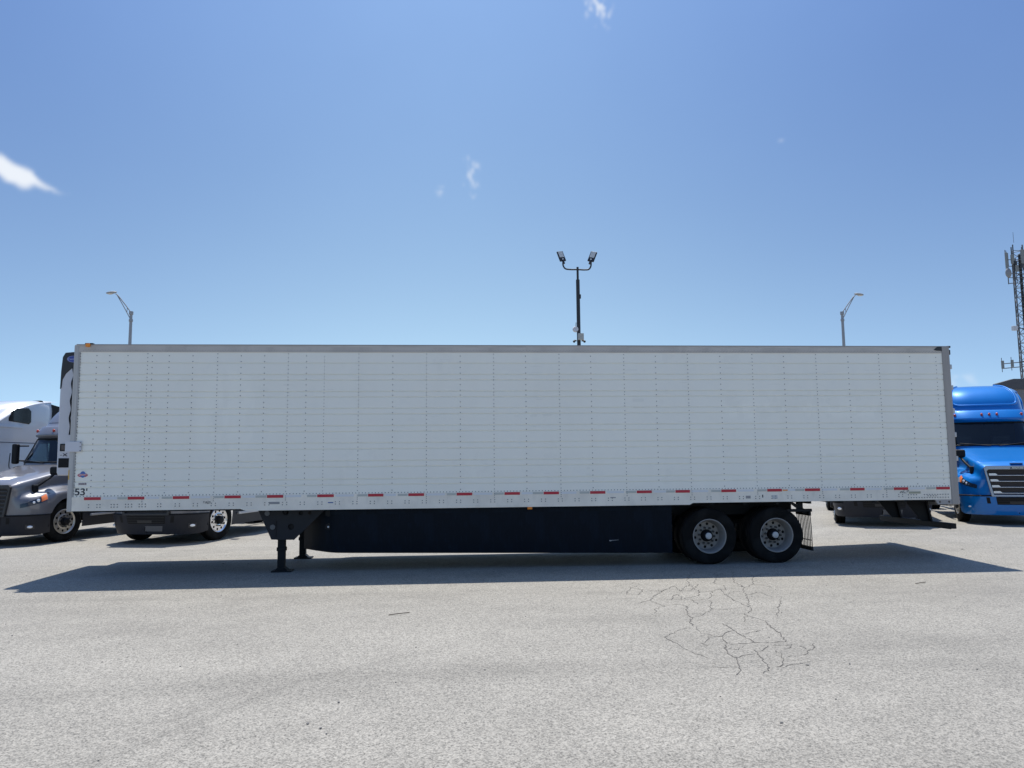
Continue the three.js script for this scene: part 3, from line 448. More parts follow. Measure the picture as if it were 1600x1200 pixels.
function hoodPoint(z, v, off = 0) {                                    // v in [-1, 1]
  const st = hoodStations; let i = 0; while (i < st.length - 2 && z < st[i + 1][0]) i++;
  const t = i + clamp((st[i][0] - z) / (st[i][0] - st[i + 1][0]));
  const sec = st[0][1].map((_, k) => catmull(st.map((s) => s[1][k]), t));
  const a = Math.abs(v), [x, y] = catmull(sec, a * (sec.length - 1));
  let yy = y;
  const arch = Math.abs(z - AX) < ARCH ? 0.513 + Math.sqrt(ARCH * ARCH - (z - AX) ** 2) : 0, low = Math.max(0.75, arch), knee = sec[6][1];
  if (y < knee) yy = mix(low, knee, clamp((y - 0.75) / (knee - 0.75)));
  return [Math.sign(v || 1) * (x + off), yy + off * 0.5, z + off * (z > -0.3 ? 0.7 : 0.1)];
}
function cabShape(kind) {                                              // level: y, front z, width factor
  const low = [[0.95, -1.96, 1], [1.85, -1.96, 1], [1.97, -1.98, 1], [2.04, -2.02, 0.995], [2.68, -2.42, 0.955], [2.72, -2.42, 0.955], [2.76, -2.33, 0.965], [2.82, -2.33, 0.97], [3.0, -2.5, 0.965], [3.04, -2.56, 0.96]];
  if (kind === 'mid') return [...low, [3.08, -2.66, 0.955], [3.35, -2.78, 0.94], [3.58, -3.0, 0.9], [3.74, -3.32, 0.82], [3.83, -3.75, 0.70], [3.86, -4.2, 0.5]];
  if (kind === 'slope') return [...low.slice(0, 8), [3.0, -2.7, 0.98], [3.2, -3.0, 0.99], [3.5, -3.5, 1], [3.75, -4.0, 1], [3.93, -4.6, 0.985], [4.03, -5.2, 0.95], [4.06, -5.5, 0.88]];
  return [...low, [3.08, -2.7, 0.96], [3.4, -3.05, 0.985], [3.7, -3.5, 0.97], [3.9, -4.0, 0.9], [3.98, -4.5, 0.78], [4.0, -4.9, 0.55]];
}
const lampRed = MAT(0.5, 0.06, 0.04, 0.25);
function makeTruck({ name, label, paint, bumperMat, grille, roof, group, x, z, yaw, y = 0, rims = M.rimAlu, tanks = false, steer = 0, skirtMat }) {
  const T = thing(name, label, 'truck', group); T.position.set(x, y, z); T.rotation.y = -yaw;
  const zs = [0.03, 0.0, -0.04, -0.1, -0.2, -0.3, -0.42, -0.55, -0.68, -0.7, -0.72, -0.76, -0.82, -0.9, -1.0, -1.1, -1.2, -1.3, -1.4, -1.5, -1.6, -1.7, -1.78, -1.84, -1.88, -1.9, -1.92, -2.0];
  const hood = mesh('hood', grid((zz, v) => hoodPoint(zz, v), zs, range(-1, 1, 96)), paint, T);
  // nose: grille frame, mesh and bars
  const gr = new THREE.Group(); gr.name = 'grille'; T.add(gr);
  const trap = (t, b, y0, y1) => [[-b, y0], [b, y0], [t, y1 - 0.05], [t - 0.05, y1], [-t + 0.05, y1], [-t, y1 - 0.05]];
  const fr = new THREE.Shape(trap(0.735, 0.60, 0.72, 1.475).map((p) => new THREE.Vector2(...p))); fr.holes.push(new THREE.Path(trap(0.69, 0.56, 0.755, 1.4).reverse().map((p) => new THREE.Vector2(...p))));
  const chromeG = grille === 'chrome', fm = chromeG ? MAT(0.3, 0.34, 0.42, 0.25, 0.8) : M.darkTrim, sl = chromeG ? MAT(0.66, 0.67, 0.7, 0.2, 0.75) : MAT(0.03, 0.032, 0.04, 0.3);
  mesh('grille_frame', new THREE.ExtrudeGeometry(fr, { depth: 0.05, bevelEnabled: true, bevelSize: 0.008, bevelThickness: 0.01, bevelSegments: 2 }).translate(0, 0, 0.03), fm, gr);
  mesh('grille_mesh', prism(trap(0.68, 0.56, 0.74, 1.4), 0.0, 0.02), MAT(0.02, 0.016, 0.016, 0.6), gr);
  const nb = chromeG ? 4 : 6;
  for (let i = 0; i < nb; i++) {
    const yy = chromeG ? 0.79 + i * 0.148 : 0.83 + i * 0.095, hw = mix(0.548, 0.655, (yy - 0.765) / 0.62);
    mesh('grille_bar', rbox(-hw, hw, yy, yy + (chromeG ? 0.019 : 0.03), 0.024, 0.062, 0.008), sl, gr);
    if (chromeG) for (const s of [-1, 1]) mesh('bar_end', prism([[s * hw, yy + 0.0192], [s * (hw - 0.19), yy + 0.0192], [s * (hw - 0.15), yy + 0.06], [s * hw, yy + 0.06]], 0.026, 0.06), sl, gr);
  }
  if (chromeG) { mesh('name_badge', rbox(-0.16, 0.16, 1.405, 1.448, 0.085, 0.095, 0.008), M.darkTrim, gr); mesh('badge_lettering', text('FREIGHTLINER', 0.026, 0.003).translate(0, 1.427, 0.0955), M.chrome, gr); mesh('hood_vent', rbox(-0.14, 0.14, 1.53, 1.555, -0.06, 0.0, 0.01), M.blueMark, hood); }
  // bumper, swept back at the corners
  const plan = [[0, 0.075], [0.35, 0.075], [0.62, 0.055], [0.85, -0.02], [1.03, -0.16], [1.15, -0.36], [1.2, -0.55], [1.215, -0.71]];
  const bump = (s, t) => { const [px, pz] = catmull(plan, Math.abs(s) * (plan.length - 1)); const k = 1 - t, tuck = 0.10 * k * k + 0.02 * Math.sin(t * 3.1416); return [Math.sign(s || 1) * (px - tuck * 0.8), mix(0.25 + 0.05 * step(0.35, 0.7, Math.abs(s)) * 0, 0.715, t) + 0.04 * k * step(0.72, 1, Math.abs(s)), pz - tuck]; };
  const bp = mesh('bumper', grid(bump, range(-1, 1, 64), range(0, 1, 10)), bumperMat, T);
  mesh('bumper_seam', tube(range(-1, 1, 40).map((s) => { const p = bump(s, 1); return [p[0] * 0.995, 0.733, p[2] - 0.006]; }), 0.017, 90, 6), M.black, bp);
  mesh('bumper_backing', merge([box(-0.95, 0.95, 0.34, 0.72, -0.62, -0.36), box(-0.55, 0.55, 0.36, 0.72, -0.359, -0.06)]), M.black, bp);
  const onB = (s0, s1, t0, t1, off, nn = 10) => grid((s, t) => { const p = bump(s, t), q = bump(s + 0.01, t), nx = -(q[2] - p[2]), nz = q[0] - p[0], L2 = Math.hypot(nx, nz); return [p[0] + nx / L2 * off, p[1], p[2] + nz / L2 * off]; }, range(s0, s1, nn), range(t0, t1, 4));
  const lg = mesh('lower_grille', onB(-0.225, 0.225, 0.56, 0.98, 0.006), M.black, bp);
  for (let i = 0; i < 3; i++) mesh('lower_bar', onB(-0.215, 0.215, 0.63 + i * 0.12, 0.645 + i * 0.12, 0.016), MAT(0.03, 0.03, 0.033, 0.5), lg);
  mesh('plate_bracket', onB(-0.1, 0.08, 0.6, 0.74, 0.02), M.darkTrim, lg);
  if (!chromeG) mesh('number_plate_panel', onB(-0.02, 0.2, 0.16, 0.44, 0.006), MAT(0.11, 0.11, 0.115, 0.6), bp);
  for (const s of [-1, 1]) {
    mesh('bumper_vent', onB(s * 0.30, s * 0.345, 0.62, 0.95, 0.005, 4), M.black, bp);
    const fp = mesh('fog_lamp_recess', onB(s * 0.55, s * 0.67, 0.32, 0.56, 0.014, 6), bumperMat === paint ? paint : MAT(0.035, 0.036, 0.042, 0.5), bp);
    const c = bump(s * 0.61, 0.44); mesh('fog_lamp', new THREE.SphereGeometry(bumperMat === paint ? 0.03 : 0.05, 14, 10).scale(1.3, 0.7, 0.5).rotateY(s * 0.6).translate(c[0] + s * 0.014, c[1], c[2] + 0.014), M.lens, fp);
    // headlamp on the swept corner of the hood
    const hp = (off) => (u, w) => { const zz = mix(-0.1, -0.62, u), top = mix(0.835, 0.745, u), bot = mix(0.9, 0.875, u); return hoodPoint(zz, s * mix(bot, top, w), off); };
    const hl = mesh('headlamp', grid(hp(0.012), range(0, 1, 16), range(0, 1, 6)), M.lampDark, T);
    mesh('lamp_cover_edge', grid((u, w) => hp(0.016)(u, 0.9 + 0.18 * w), range(0.1, 1, 14), range(0, 1, 2)), paint, hl);
    for (const [u, w, r] of [[0.4, 0.4, 0.032], [0.58, 0.48, 0.04]]) { const p = hp(0.012)(u, w); mesh('lamp_reflector', new THREE.SphereGeometry(r, 16, 12).scale(1, 1, 0.5).rotateY(s * 0.7).translate(...p), M.lens, hl); }
    mesh('turn_signal', grid((u, w) => hp(0.022)(mix(0.68, 0.99, u) + 0.06 * w, mix(0.1, 0.92, w)), range(0, 1, 5), range(0, 1, 4)), MAT(0.75, 0.2, 0.06, 0.2), hl);
    // hood mirror
    const hm = new THREE.Group(); hm.name = 'hood_mirror'; T.add(hm);
    mesh('mirror_foot', rbox(s * 0.88 - 0.05, s * 0.88 + 0.05, 1.27, 1.47, -0.62, -0.47, 0.025), M.black, hm);
    mesh('mirror_arm', tube([[s * 0.89, 1.42, -0.58], [s * 0.98, 1.56, -0.75], [s * 1.03, 1.68, -0.92], [s * 1.04, 1.76, -1.0]], 0.032, 16, 8), M.black, hm);
    mesh('mirror_head', rbox(s * 1.05 - 0.13, s * 1.05 + 0.13, 1.70, 1.92, -1.09, -0.93, 0.06), M.black, hm);
    mesh('hood_side_vent', rbox(s * 1.02 - 0.03, s * 1.02 + 0.03, 1.66, 1.74, -1.95, -1.62, 0.02), M.black, hood);
    // door mirror
    const dm = new THREE.Group(); dm.name = 'door_mirror'; T.add(dm);
    mesh('mirror_head', rbox(s * 1.3 - 0.09, s * 1.3 + 0.09, 2.0, 2.56, -2.44, -2.3, 0.05), M.black, dm);
    mesh('mirror_arm', merge([rod([s * 1.05, 2.5, -2.55], [s * 1.32, 2.5, -2.36], 0.022), rod([s * 1.05, 2.08, -2.5], [s * 1.32, 2.1, -2.36], 0.022)]), M.black, dm);
    mesh('mirror_loop', tube([[s * 1.02, 1.95, -2.3], [s * 1.28, 1.86, -2.2], [s * 1.38, 1.93, -2.25], [s * 1.4, 2.3, -2.29]], 0.012, 24, 6), M.black, dm);
    // steer wheel
    const wg = new THREE.Group(); wg.name = 'front_wheel'; T.add(wg); wg.position.set(s * 1.15, 0.513, AX); wg.rotation.y = s > 0 ? -steer : Math.PI - steer;
    mesh('tyre', G.tyre, M.rubber, wg); mesh('rim', G.steer, rims, wg); mesh('hub', G.steerHub, M.black, wg); stuff(mesh('wheel_nuts', G.steerNuts, M.darkTrim, wg)); mesh('brake_drum', G.steerBack, M.black, wg);
    const liner = grid((a, xx) => [s * xx, 0.513 + 0.585 * Math.sin(a), AX + 0.585 * Math.cos(a)], range(-0.15, Math.PI + 0.15, 20), [0.55, 1.18]);
    mesh('wheel_arch_liner', liner, M.black, T);
    // cab side fairing, step, tank
    mesh('side_fairing', grid((zz, t) => [s * (1.19 - 0.04 * (1 - t) ** 2), mix(0.34, tanks ? 0.5 : 0.98, t), zz], range(-1.93, tanks ? -2.5 : -6.0, 10), range(0, 1, 6)), skirtMat ?? paint, T);
    mesh('step_plate', rbox(s * 1.2 - 0.03, s * 1.2 + 0.03, 0.60, 0.66, -3.5, -2.2, 0.01), M.alu, T);
    if (tanks) { const tk = mesh('fuel_tank', new THREE.CylinderGeometry(0.31, 0.31, 2.3, 32).rotateX(Math.PI / 2).translate(s * 0.88, 0.66, -3.9), M.rimAlu, T); for (const q of [-3.2, -4.6]) mesh('tank_strap', new THREE.TorusGeometry(0.314, 0.012, 6, 32).scale(1, 1, 3).translate(s * 0.88, 0.66, q), M.black, tk); }
    for (const zz of [-7.3, -8.6]) { const rw = new THREE.Group(); rw.name = 'drive_wheel'; T.add(rw); rw.position.set(s * 1.22, 0.513, zz); rw.rotation.y = s > 0 ? 0 : Math.PI; mesh('tyre', G.tyre, M.rubber, rw); mesh('rim', G.dish, rims, rw); mesh('hub', G.dishHub, M.frame, rw); mesh('brake_drum', G.dishBack, M.black, rw); const iw = mesh('inner_tyre', G.tyre, M.rubber, T); iw.position.set(s * 0.89, 0.513, zz); iw.rotation.y = rw.rotation.y; }
    mesh('chassis_rail', box(s * 0.43 - 0.05, s * 0.43 + 0.05, 0.75, 1.0, -9.3, -1.0), M.black, T);
  }
  mesh('front_axle', rod([-1.0, 0.5, AX], [1.0, 0.5, AX], 0.06), M.black, T);
  mesh('engine_bay', box(-0.56, 0.56, 0.42, 1.38, -1.94, -0.1), M.black, T);
  mesh('floor_pan', box(-1.05, 1.05, 0.9, 0.96, -6.0, -1.98), M.black, T);
  mesh('fifth_wheel', new THREE.CylinderGeometry(0.5, 0.5, 0.08, 24).translate(0, 1.12, -8), M.frame, T);
  for (const zz of [-7.3, -8.6]) mesh('drive_axle', rod([-1.0, 0.513, zz], [1.0, 0.513, zz], 0.08), M.black, T);
  // cab and sleeper: level sections in plan, glass in the openings
  const lev = cabShape(roof), back = -6.05, sub = 4;
  const planAt = (zf, w) => { const w1 = 1.06 * w, w2 = 1.2 * w; return [[0, zf], [0.5 * w, zf - 0.03], [0.88 * w, zf - 0.2], [w1, Math.min(zf - 0.55, -2.5)], [mix(w1, w2, zf < -3 ? 1 : 0.15), Math.min(-3.35, zf - 0.75)], [w2, Math.min(-3.7, zf - 0.95)], [w2, back + 0.35], [w2 - 0.03, back + 0.06], [w2 - 0.1, back], [0, back]]; };
  const nS = 9 * sub;
  const cab = (ly, s) => { const [y2, zf, w] = catmull(lev.map((l) => l), ly); const [px, pz] = catmull(planAt(zf, w), Math.abs(s) * 9); return [Math.sign(s || 1) * px, y2, pz]; };
  const lys = []; for (let i = 0; i < lev.length - 1; i++) for (let k = 0; k < (i === 3 ? 6 : i === 0 ? 3 : i > 8 ? 4 : 1); k++) lys.push(i + k / (i === 3 ? 6 : i === 0 ? 3 : i > 8 ? 4 : 1)); lys.push(lev.length - 1);
  const ss = range(-1, 1, 2 * nS), a2 = 2 * sub + 1, iG0 = lys.findIndex((v) => v >= 3), iG1 = lys.findIndex((v) => v >= 4);
  const cell = (j) => Math.abs(j + 0.5 - nS);                           // cells out from the centre line
  const isScreen = (i, j) => i >= iG0 && i < iG1 && cell(j) < a2;
  const isSide = (i, j) => i >= iG0 && i < iG1 - 1 && cell(j) > 3 * sub && cell(j) < 4 * sub - 0.2;
  const cabM = mesh('cab', grid(cab, lys, ss, (i, j) => !isScreen(i, j) && !isSide(i, j)), paint, T);
  const topL = lev.at(-1); mesh('roof_cap', grid((s, t) => { const p = cab(lev.length - 1, s); return [p[0] * t, p[1] + 0.015 * (1 - t), mix((topL[1] + back) / 2, p[2], t)]; }, ss, range(0, 1, 4)), paint, cabM);
  mesh('windshield', grid(cab, lys, ss, isScreen), M.glass, T);
  mesh('side_window', grid(cab, lys, ss, (i, j) => isSide(i, j) && j > nS), M.glass, T); mesh('side_window', grid(cab, lys, ss, (i, j) => isSide(i, j) && j < nS), M.glass, T);
  const edge = []; for (let j = -a2; j <= a2; j++) edge.push([3, j / nS]); for (let k = 1; k <= 6; k++) edge.push([3 + k / 6, a2 / nS]); for (let j = a2 - 1; j >= -a2; j--) edge.push([4, j / nS]); for (let k = 5; k >= 1; k--) edge.push([3 + k / 6, -a2 / nS]);
  mesh('windshield_trim', tube(edge.map(([l, s]) => { const p = cab(l, s); return [p[0], p[1], p[2] + 0.006]; }), 0.022, 160, 6, true), M.black, T);
  for (const s of [-1, 1]) { mesh('wiper', tube([[s * 0.1, 2.02, -1.97], [s * 0.45, 2.06, -2.02], [s * 0.82, 2.1, -2.16]], 0.012, 12, 5), M.black, T); }
  mesh('cowl', grid((v, t) => { const p = hoodPoint(-2.0, v), q = cab(2.6, v * 0.42); return [mix(p[0], q[0], t), mix(p[1], q[1], t) - 0.01, mix(p[2] + 0.01, q[2] - 0.02, t)]; }, range(-0.45, 0.45, 20), [0, 1]), M.black, T);
  mesh('dashboard', rbox(-0.9, 0.9, 1.72, 2.02, -2.62, -2.2, 0.05), M.darkTrim, T);
  mesh('sleeper_curtain', box(-1.0, 1.0, 1.0, 2.9, -4.15, -4.12), MAT(0.12, 0.125, 0.13, 0.9), T);
  mesh('steering_wheel', new THREE.TorusGeometry(0.22, 0.02, 8, 28).rotateX(-0.9).translate(0.5, 2.03, -2.72), M.black, T);
  for (const s of [-1, 1]) { const st = mesh('seat', rbox(s * 0.5 - 0.25, s * 0.5 + 0.25, 1.1, 1.55, -3.6, -3.1, 0.06), M.seat, T); mesh('seat_back', rbox(s * 0.5 - 0.25, s * 0.5 + 0.25, 1.5, 2.35, -3.72, -3.58, 0.05), M.seat, st); }
  mesh('camera_pod', rbox(-0.14, 0.14, 2.52, 2.66, -2.5, -2.42, 0.02), M.black, T);
  // door skins and handles
  const onC = (l0, l1, s0, s1, off, n1 = 6, n2 = 6) => grid((l, s) => { const p = cab(l, s), q = cab(l, s + 0.004), dx = q[0] - p[0], dz = q[2] - p[2], L2 = Math.hypot(dx, dz) || 1; return [p[0] - dz / L2 * off, p[1], p[2] + dx / L2 * off]; }, range(l0, l1, n1), range(s0, s1, n2));
  for (const s of [-1, 1]) {
    const d = mesh('door', onC(0.15, 2.7, s * 3.05 / 9, s * 4.0 / 9, 0.008), paint, T);
    const h = cab(1.2, s * 3.9 / 9); mesh('door_handle', rbox(h[0] - 0.02 + s * 0.02, h[0] + 0.02 + s * 0.02, 1.66, 1.7, -3.3, -3.08, 0.01), M.black, d);
    mesh('sleeper_extender', prism([[0, 0.75], [0.5, 0.75], [0.36, roof === 'mid' ? 3.35 : 3.9], [0.0, roof === 'mid' ? 3.4 : 3.95]], 0, 0.02).rotateY(Math.PI / 2).translate(s * 1.185 - 0.01, 0, -6.03), roof === 'slope' ? M.black : paint, T);
    if (roof === 'slope') { const wpts = [[-4.3, 3.34], [-5.08, 3.28], [-5.15, 3.34], [-5.13, 3.66], [-5.03, 3.74], [-4.6, 3.71], [-4.38, 3.6], [-4.29, 3.42]]; mesh('sleeper_window', new THREE.ExtrudeGeometry(new THREE.Shape(wpts.map(([q, w]) => new THREE.Vector2(-q, w))), { depth: 0.012, bevelEnabled: true, bevelSize: 0.02, bevelThickness: 0.004, bevelSegments: 2 }).rotateY(Math.PI / 2).translate(s > 0 ? 1.196 : -1.212, 0, 0), M.tint, T); mesh('belt_moulding', rbox(s * 1.205 - 0.012, s * 1.205 + 0.012, 3.12, 3.19, -4.85, -3.75, 0.011), paint, T); mesh('body_seam', box(s * 1.203 - 0.002, s * 1.203 + 0.002, 2.66, 2.68, -6.0, -3.8), M.darkTrim, T); }
  }
  // roof visor lamps and the raised roof panel
  for (const s of [-0.86, -0.2, 0, 0.2, 0.86]) { const p = cab(7.45, s * 0.245); mesh('marker_lamp', new THREE.SphereGeometry(0.045, 12, 8).scale(0.75, 1, 0.8).translate(p[0], p[1] + 0.01, p[2] + 0.008), lampRed, T); }
  if (roof === 'mid') {                                                 // raised ridge that frames the roof cap
    const path = [[14.1, -0.17], [13.2, -0.2], [12.0, -0.215], [11.0, -0.213], [10.65, -0.2], [10.5, -0.17], [10.45, -0.09], [10.45, 0], [10.45, 0.09], [10.5, 0.17], [10.65, 0.2], [11.0, 0.213], [12.0, 0.215], [13.2, 0.2], [14.1, 0.17]];
    mesh('roof_ridge', tube(path.map(([l, s]) => cab(l, s)), 0.035, 120, 10), paint, cabM);
  }
  else if (roof === 'high') { const c = onC(10.3, 12.6, -0.2, 0.2, 0.014, 12, 24); mesh('roof_panel', c, paint, cabM); mesh('sleeper_skylight', onC(10.6, 11.6, 0.1, 0.19, 0.02, 8, 8), M.tint, cabM); }
  return T;
}
const R13 = 0.22, coat = { clearcoat: 1, clearcoatRoughness: 0.05 };
const silver = MAT(0.165, 0.165, 0.178, 0.38, 0.25, coat), silver2 = silver, charcoal = MAT(0.018, 0.021, 0.03, 0.45, 0, { specularIntensity: 0.5 }), blue = MAT(0.0, 0.172, 0.55, 0.4, 0.1, { clearcoat: 0.9, clearcoatRoughness: 0.03, specularIntensity: 0.3 }), whiteP = MAT(0.74, 0.75, 0.77, 0.3, 0, coat), darkP = MAT(0.035, 0.037, 0.045, 0.4, 0.1, coat);

makeTruck({ name: 'tractor_truck', label: 'silver grey tractor truck at the left, its hood in front of the white one', paint: silver, bumperMat: charcoal, grille: 'black', roof: 'high', x: -4.72, z: -5.85, yaw: R13, steer: 0.2, group: 'trucks parked in a row behind the trailer', skirtMat: charcoal });
makeTruck({ name: 'tractor_truck', label: 'grey tractor truck whose dark bumper and chrome wheel show under the trailer nose', paint: silver2, bumperMat: charcoal, grille: 'black', roof: 'high', x: -0.78, z: -5.6, yaw: R13, steer: 0.2, rims: M.chrome, group: 'trucks parked in a row behind the trailer', skirtMat: charcoal });
makeTruck({ name: 'tractor_truck', label: 'charcoal tractor truck seen low behind the trailer rear guard', paint: darkP, bumperMat: charcoal, grille: 'black', roof: 'mid', x: 17.66, z: -5.2, y: 0.165, yaw: 0.44, group: 'trucks parked in a row behind the trailer', tanks: true, skirtMat: charcoal });
makeTruck({ name: 'tractor_truck', label: 'bright blue tractor truck with chrome grille bars beyond the trailer tail', paint: blue, bumperMat: blue, grille: 'chrome', roof: 'mid', x: 21.15, z: -4.97, y: 0.178, yaw: 0.42, tanks: true, group: 'trucks parked in a row behind the trailer' }).scale.setScalar(1.03);
makeTruck({ name: 'tractor_truck', label: 'white sleeper tractor truck with dark side window at the far left', paint: whiteP, bumperMat: whiteP, grille: 'chrome', roof: 'slope', x: -8.95, z: -6.6, yaw: R13, group: 'trucks parked in a row behind the trailer' });

// ---------------------------------------------------------------- lamp posts
{
  const P = thing('light_pole', 'black twin head light pole with camera boxes behind the trailer', 'light pole'); P.position.set(11.63, 0, -16);
  const m = (n, g, mt, par = P) => mesh(n, g, mt, par);
  m('pole', rod([0, 0, 0], [0, 9.2, 0], 0.075, 16), M.pole); m('pole_top', rod([0, 9.2, 0], [0, 9.72, 0], 0.045, 12), M.pole); m('base_plate', rbox(-0.2, 0.2, 0, 0.05, -0.2, 0.2, 0.01), M.pole);
  m('cross_arm', tube([[-0.585, 9.95, 0], [-0.58, 9.78, 0], [-0.5, 9.655, 0], [-0.3, 9.62, 0], [0, 9.62, 0], [0.3, 9.61, 0], [0.46, 9.635, 0], [0.54, 9.76, 0], [0.555, 9.95, 0]], 0.032, 48, 8), M.pole);
  for (const [x, y, tilt] of [[-0.64, 10.13, 0.28], [0.6, 10.13, -0.42]]) {
    const h = new THREE.Group(); h.name = 'lamp_head'; P.add(h); h.position.set(x, y, 0); h.rotation.set(-0.35, tilt * 0.9, tilt);
    m('housing', rbox(-0.135, 0.135, -0.2, 0.26, -0.04, 0.03, 0.02), M.pole, h); m('led_panel', box(-0.1, 0.1, -0.03, 0.235, 0.0305, 0.036), M.lampGlass, h); m('photo_sensor', new THREE.CylinderGeometry(0.035, 0.035, 0.02, 14).rotateX(Math.PI / 2).translate(0.0, -0.12, 0.038), M.lampGlass, h); m('swivel', rod([0, -0.32, 0], [0, -0.18, 0], 0.045, 10), M.pole, h);
  }
  m('conduit_clip', rbox(0.06, 0.11, 8.43, 8.6, -0.03, 0.05, 0.01), M.pole);
  m('radio_dish', new THREE.CylinderGeometry(0.1, 0.12, 0.09, 24).rotateX(Math.PI / 2).translate(-0.13, 7.18, 0.07), MAT(0.6, 0.6, 0.62, 0.5)); m('dish_bracket', rod([-0.12, 7.2, 0], [-0.1, 7.46, 0], 0.015), M.galv);
  m('junction_box', rbox(-0.05, 0.17, 6.74, 7.0, 0.076, 0.2, 0.012), MAT(0.42, 0.42, 0.38, 0.6));
  for (const s of [-1, 1]) { const c = m('security_camera', merge([rod([s * 0.1, 6.72, 0.02], [s * 0.2, 6.69, 0.08], 0.018), new THREE.SphereGeometry(0.05, 12, 8).translate(s * 0.21, 6.68, 0.1)]), M.darkTrim); m('camera_hood', rbox(s * 0.16 - 0.05, s * 0.16 + 0.05, 6.725, 6.75, 0.0, 0.1, 0.008), MAT(0.5, 0.5, 0.5, 0.5), c); }

  const cobra = (x, z, s, dy, label) => {
    const C = thing('street_lamp', label, 'street lamp', 'street lamps beyond the trucks'); C.position.set(x, 0, z);
    mesh('pole', rod([0, 0, 0], [0, 11.75 + dy, 0], 0.16, 14, 0.085), M.galv, C);
    mesh('pole_cap', new THREE.CylinderGeometry(0.13, 0.13, 0.2, 14).translate(0, 11.68 + dy, 0), M.galv, C); mesh('clamp', new THREE.CylinderGeometry(0.125, 0.125, 0.14, 14).translate(0, 11.2 + dy, 0), M.galv, C);
    mesh('upper_arm', tube([[0, 11.7 + dy, 0], [s * 0.45, 12.3 + dy, 0], [s * 0.88, 12.83 + dy, 0], [s * 1.0, 12.92 + dy, 0]], 0.035, 20, 7), M.galv, C); mesh('lower_arm', tube([[0, 11.22 + dy, 0], [s * 0.42, 12.0 + dy, 0], [s * 0.9, 12.82 + dy, 0]], 0.03, 20, 7), M.galv, C);
    mesh('arm_strut', rod([s * 0.27, 11.72 + dy, 0], [s * 0.25, 12.02 + dy, 0], 0.02), M.galv, C);
    const h = mesh('lamp_head', new THREE.SphereGeometry(1, 20, 12).scale(0.34, 0.085, 0.16).rotateZ(s * -0.12).translate(s * 1.27, 13.0 + dy, 0), M.galv, C);
    mesh('lamp_lens', new THREE.SphereGeometry(1, 16, 8).scale(0.19, 0.07, 0.11).translate(s * 1.36, 12.94 + dy, 0), M.lampGlass, h);
  };
  cobra(-13.83, -36, -1, 0, 'grey street lamp whose arm leans left, behind the trailer nose');
  cobra(33.15, -36, 1, 0.25, 'grey street lamp whose arm leans right, behind the trailer tail');
}

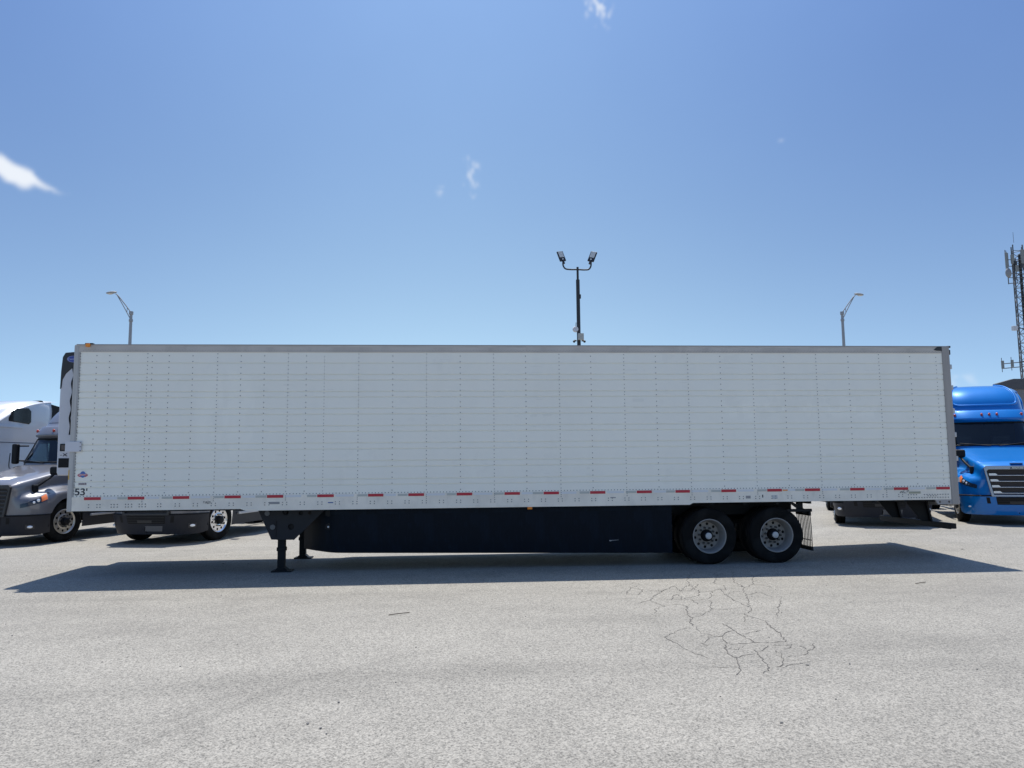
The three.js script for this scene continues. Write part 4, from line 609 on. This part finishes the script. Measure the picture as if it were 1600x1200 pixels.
// ---------------------------------------------------------------- antenna mast
{
  const A = thing('antenna_mast', 'grey steel lattice mast carrying panel antennas behind the blue truck', 'antenna mast'); A.position.set(74.4, 0, -72);
  const S = 1.22, base = [[-S / 2, 0, S * 0.29], [S / 2, 0, S * 0.29], [0, 0, -S * 0.58]], Ht = 27.6, bay = 1.12, steel = MAT(0.11, 0.115, 0.125, 0.6, 0.2), grey = MAT(0.24, 0.25, 0.235, 0.6);
  for (const b of base) mesh('leg', rod(b, [b[0], Ht, b[2]], 0.07, 8), steel, A);
  const dl = Math.hypot(S, bay), gd = new THREE.CylinderGeometry(0.036, 0.036, 1, 5);
  const bar = (n, a, b) => { const m = mesh(n, gd, steel, A), d = V(...b).sub(V(...a)); m.position.copy(V(...a).add(V(...b)).multiplyScalar(0.5)); m.scale.set(1, d.length(), 1); m.quaternion.setFromUnitVectors(V(0, 1, 0), d.normalize()); };
  for (let k = 0; k < 24; k++) for (let f = 0; f < 3; f++) { const a = base[f], b = base[(f + 1) % 3], y0 = k * bay, y1 = y0 + bay; bar('horizontal_brace', [a[0], y1, a[2]], [b[0], y1, b[2]]); if (k & 1) bar('diagonal_brace', [a[0], y0, a[2]], [b[0], y1, b[2]]); else bar('diagonal_brace', [b[0], y0, b[2]], [a[0], y1, a[2]]); }
  const panel = (x, y, z, h, w) => { const p = mesh('panel_antenna', rbox(x - w / 2, x + w / 2, y - h / 2, y + h / 2, z - 0.08, z + 0.08, 0.03), grey, A); mesh('antenna_pipe', rod([x, y - h / 2 - 0.4, z - 0.14], [x, y + h / 2 + 0.35, z - 0.14], 0.035), steel, p); };
  for (const y of [24.0, 24.9, 25.7]) { mesh('platform_arm', rod([-1.6, y, 0.5], [1.6, y, 0.5], 0.045), steel, A); mesh('platform_arm', rod([-1.6, y, 0.5], [-0.5, y + 0.1, -0.7], 0.04), steel, A); mesh('platform_arm', rod([1.6, y, 0.5], [0.5, y + 0.1, -0.7], 0.04), steel, A); }
  panel(-1.75, 25.6, 0.62, 1.9, 0.26); panel(-1.45, 25.7, 0.4, 1.7, 0.2); panel(-0.95, 25.75, 0.6, 1.1, 0.4); panel(-0.55, 24.6, 0.7, 0.8, 0.4); panel(0.15, 26.0, 0.9, 1.7, 0.5); panel(1.3, 25.6, 0.6, 1.7, 0.3);
  mesh('radio_unit', rbox(-0.85, -0.5, 25.0, 25.5, 0.45, 0.75, 0.04), M.darkTrim, A); mesh('radio_unit', rbox(-0.25, 0.05, 24.6, 25.2, 0.6, 0.9, 0.04), M.darkTrim, A);
  mesh('dish_antenna', new THREE.SphereGeometry(0.5, 20, 12).scale(0.75, 1.15, 0.4).translate(-1.75, 24.0, 0.8), MAT(0.27, 0.27, 0.27, 0.6), A);
  mesh('platform_frame', merge([rod([-1.6, 22.7, 0.5], [-1.6, 25.9, 0.5], 0.055), rod([-1.6, 23.5, 0.5], [0.5, 23.5, 0.5], 0.045), rod([-1.6, 22.8, 0.5], [0.5, 22.9, 0.5], 0.05), rod([-0.8, 22.8, 0.5], [-0.8, 25.9, 0.5], 0.05), rod([-0.5, 22.8, 0.5], [-0.5, 25.9, 0.5], 0.04)]), steel, A);
  mesh('equipment_box', rbox(-1.4, -0.85, 17.15, 17.68, 0.1, 0.5, 0.03), MAT(0.6, 0.6, 0.6, 0.5), A); mesh('box_bracket', rod([-0.9, 17.4, 0.3], [0, 17.4, 0.3], 0.05), steel, A);
  for (const y of [12.75, 13.3]) mesh('lower_arm', rod([-3.2, y - 0.2, 0.5], [0, y + 0.1, 0.3], 0.05), steel, A);
  panel(-3.2, 13.0, 0.6, 0.95, 0.3); panel(-2.0, 13.15, 0.6, 0.85, 0.3); panel(-0.9, 12.9, 0.5, 0.6, 0.2);
  mesh('cable_ladder', box(0.2, 0.55, 0, 26.5, 0.05, 0.12), M.darkTrim, A); mesh('top_spike', rod([0, 28, -0.2], [0, 29.3, -0.2], 0.02), steel, A);
}

// ---------------------------------------------------------------- far building at the right
{
  const B = thing('warehouse', 'dark roofed low building behind the blue truck at the right edge', 'building'); B.position.set(61, 0, -50);
  const x0 = -10.4, x1 = 12;
  const wallM = MAT(0.22, 0.2, 0.195, 0.8), fasM = MAT(0.085, 0.085, 0.09, 0.7);
  mesh('wall', box(x0 + 0.3, x1 - 0.3, 0, 7.55, 4.2, 4.9), wallM, B); mesh('rear_wing', box(x0 + 9, x1 - 0.3, 0, 7.4, -9, 4.19), wallM, B);
  const roof = mesh('roof_fascia', prism([[x0, 7.56], [x0, 8.0], [x0 + 1.5, 8.4], [x1 - 1.5, 8.45], [x1, 8.0], [x1, 7.56]], 4.55, 5.0), fasM, B);
  mesh('roof_vent', rbox(6, 7, 8.455, 9.0, 4.6, 4.95, 0.03), M.galv, roof);
  for (let i = 0; i < 5; i++) { const wx = -8.6 + i * 4.2, w = mesh('window', box(wx, wx + 2.2, 3.4, 4.9, 4.9, 4.93), M.darkTrim, B); mesh('pane', box(wx + 0.08, wx + 2.12, 3.48, 4.82, 4.93, 4.94), M.tint, w); }
  for (const dx of [-6, 4]) { const d = mesh('dock_door', box(dx, dx + 3, 0, 3.0, 4.9, 4.95), MAT(0.4, 0.4, 0.4, 0.6), B); mesh('door_frame', box(dx - 0.12, dx + 3.12, 3.002, 3.15, 4.9, 4.98), M.darkTrim, d); }
}
renderer.render(scene, camera);
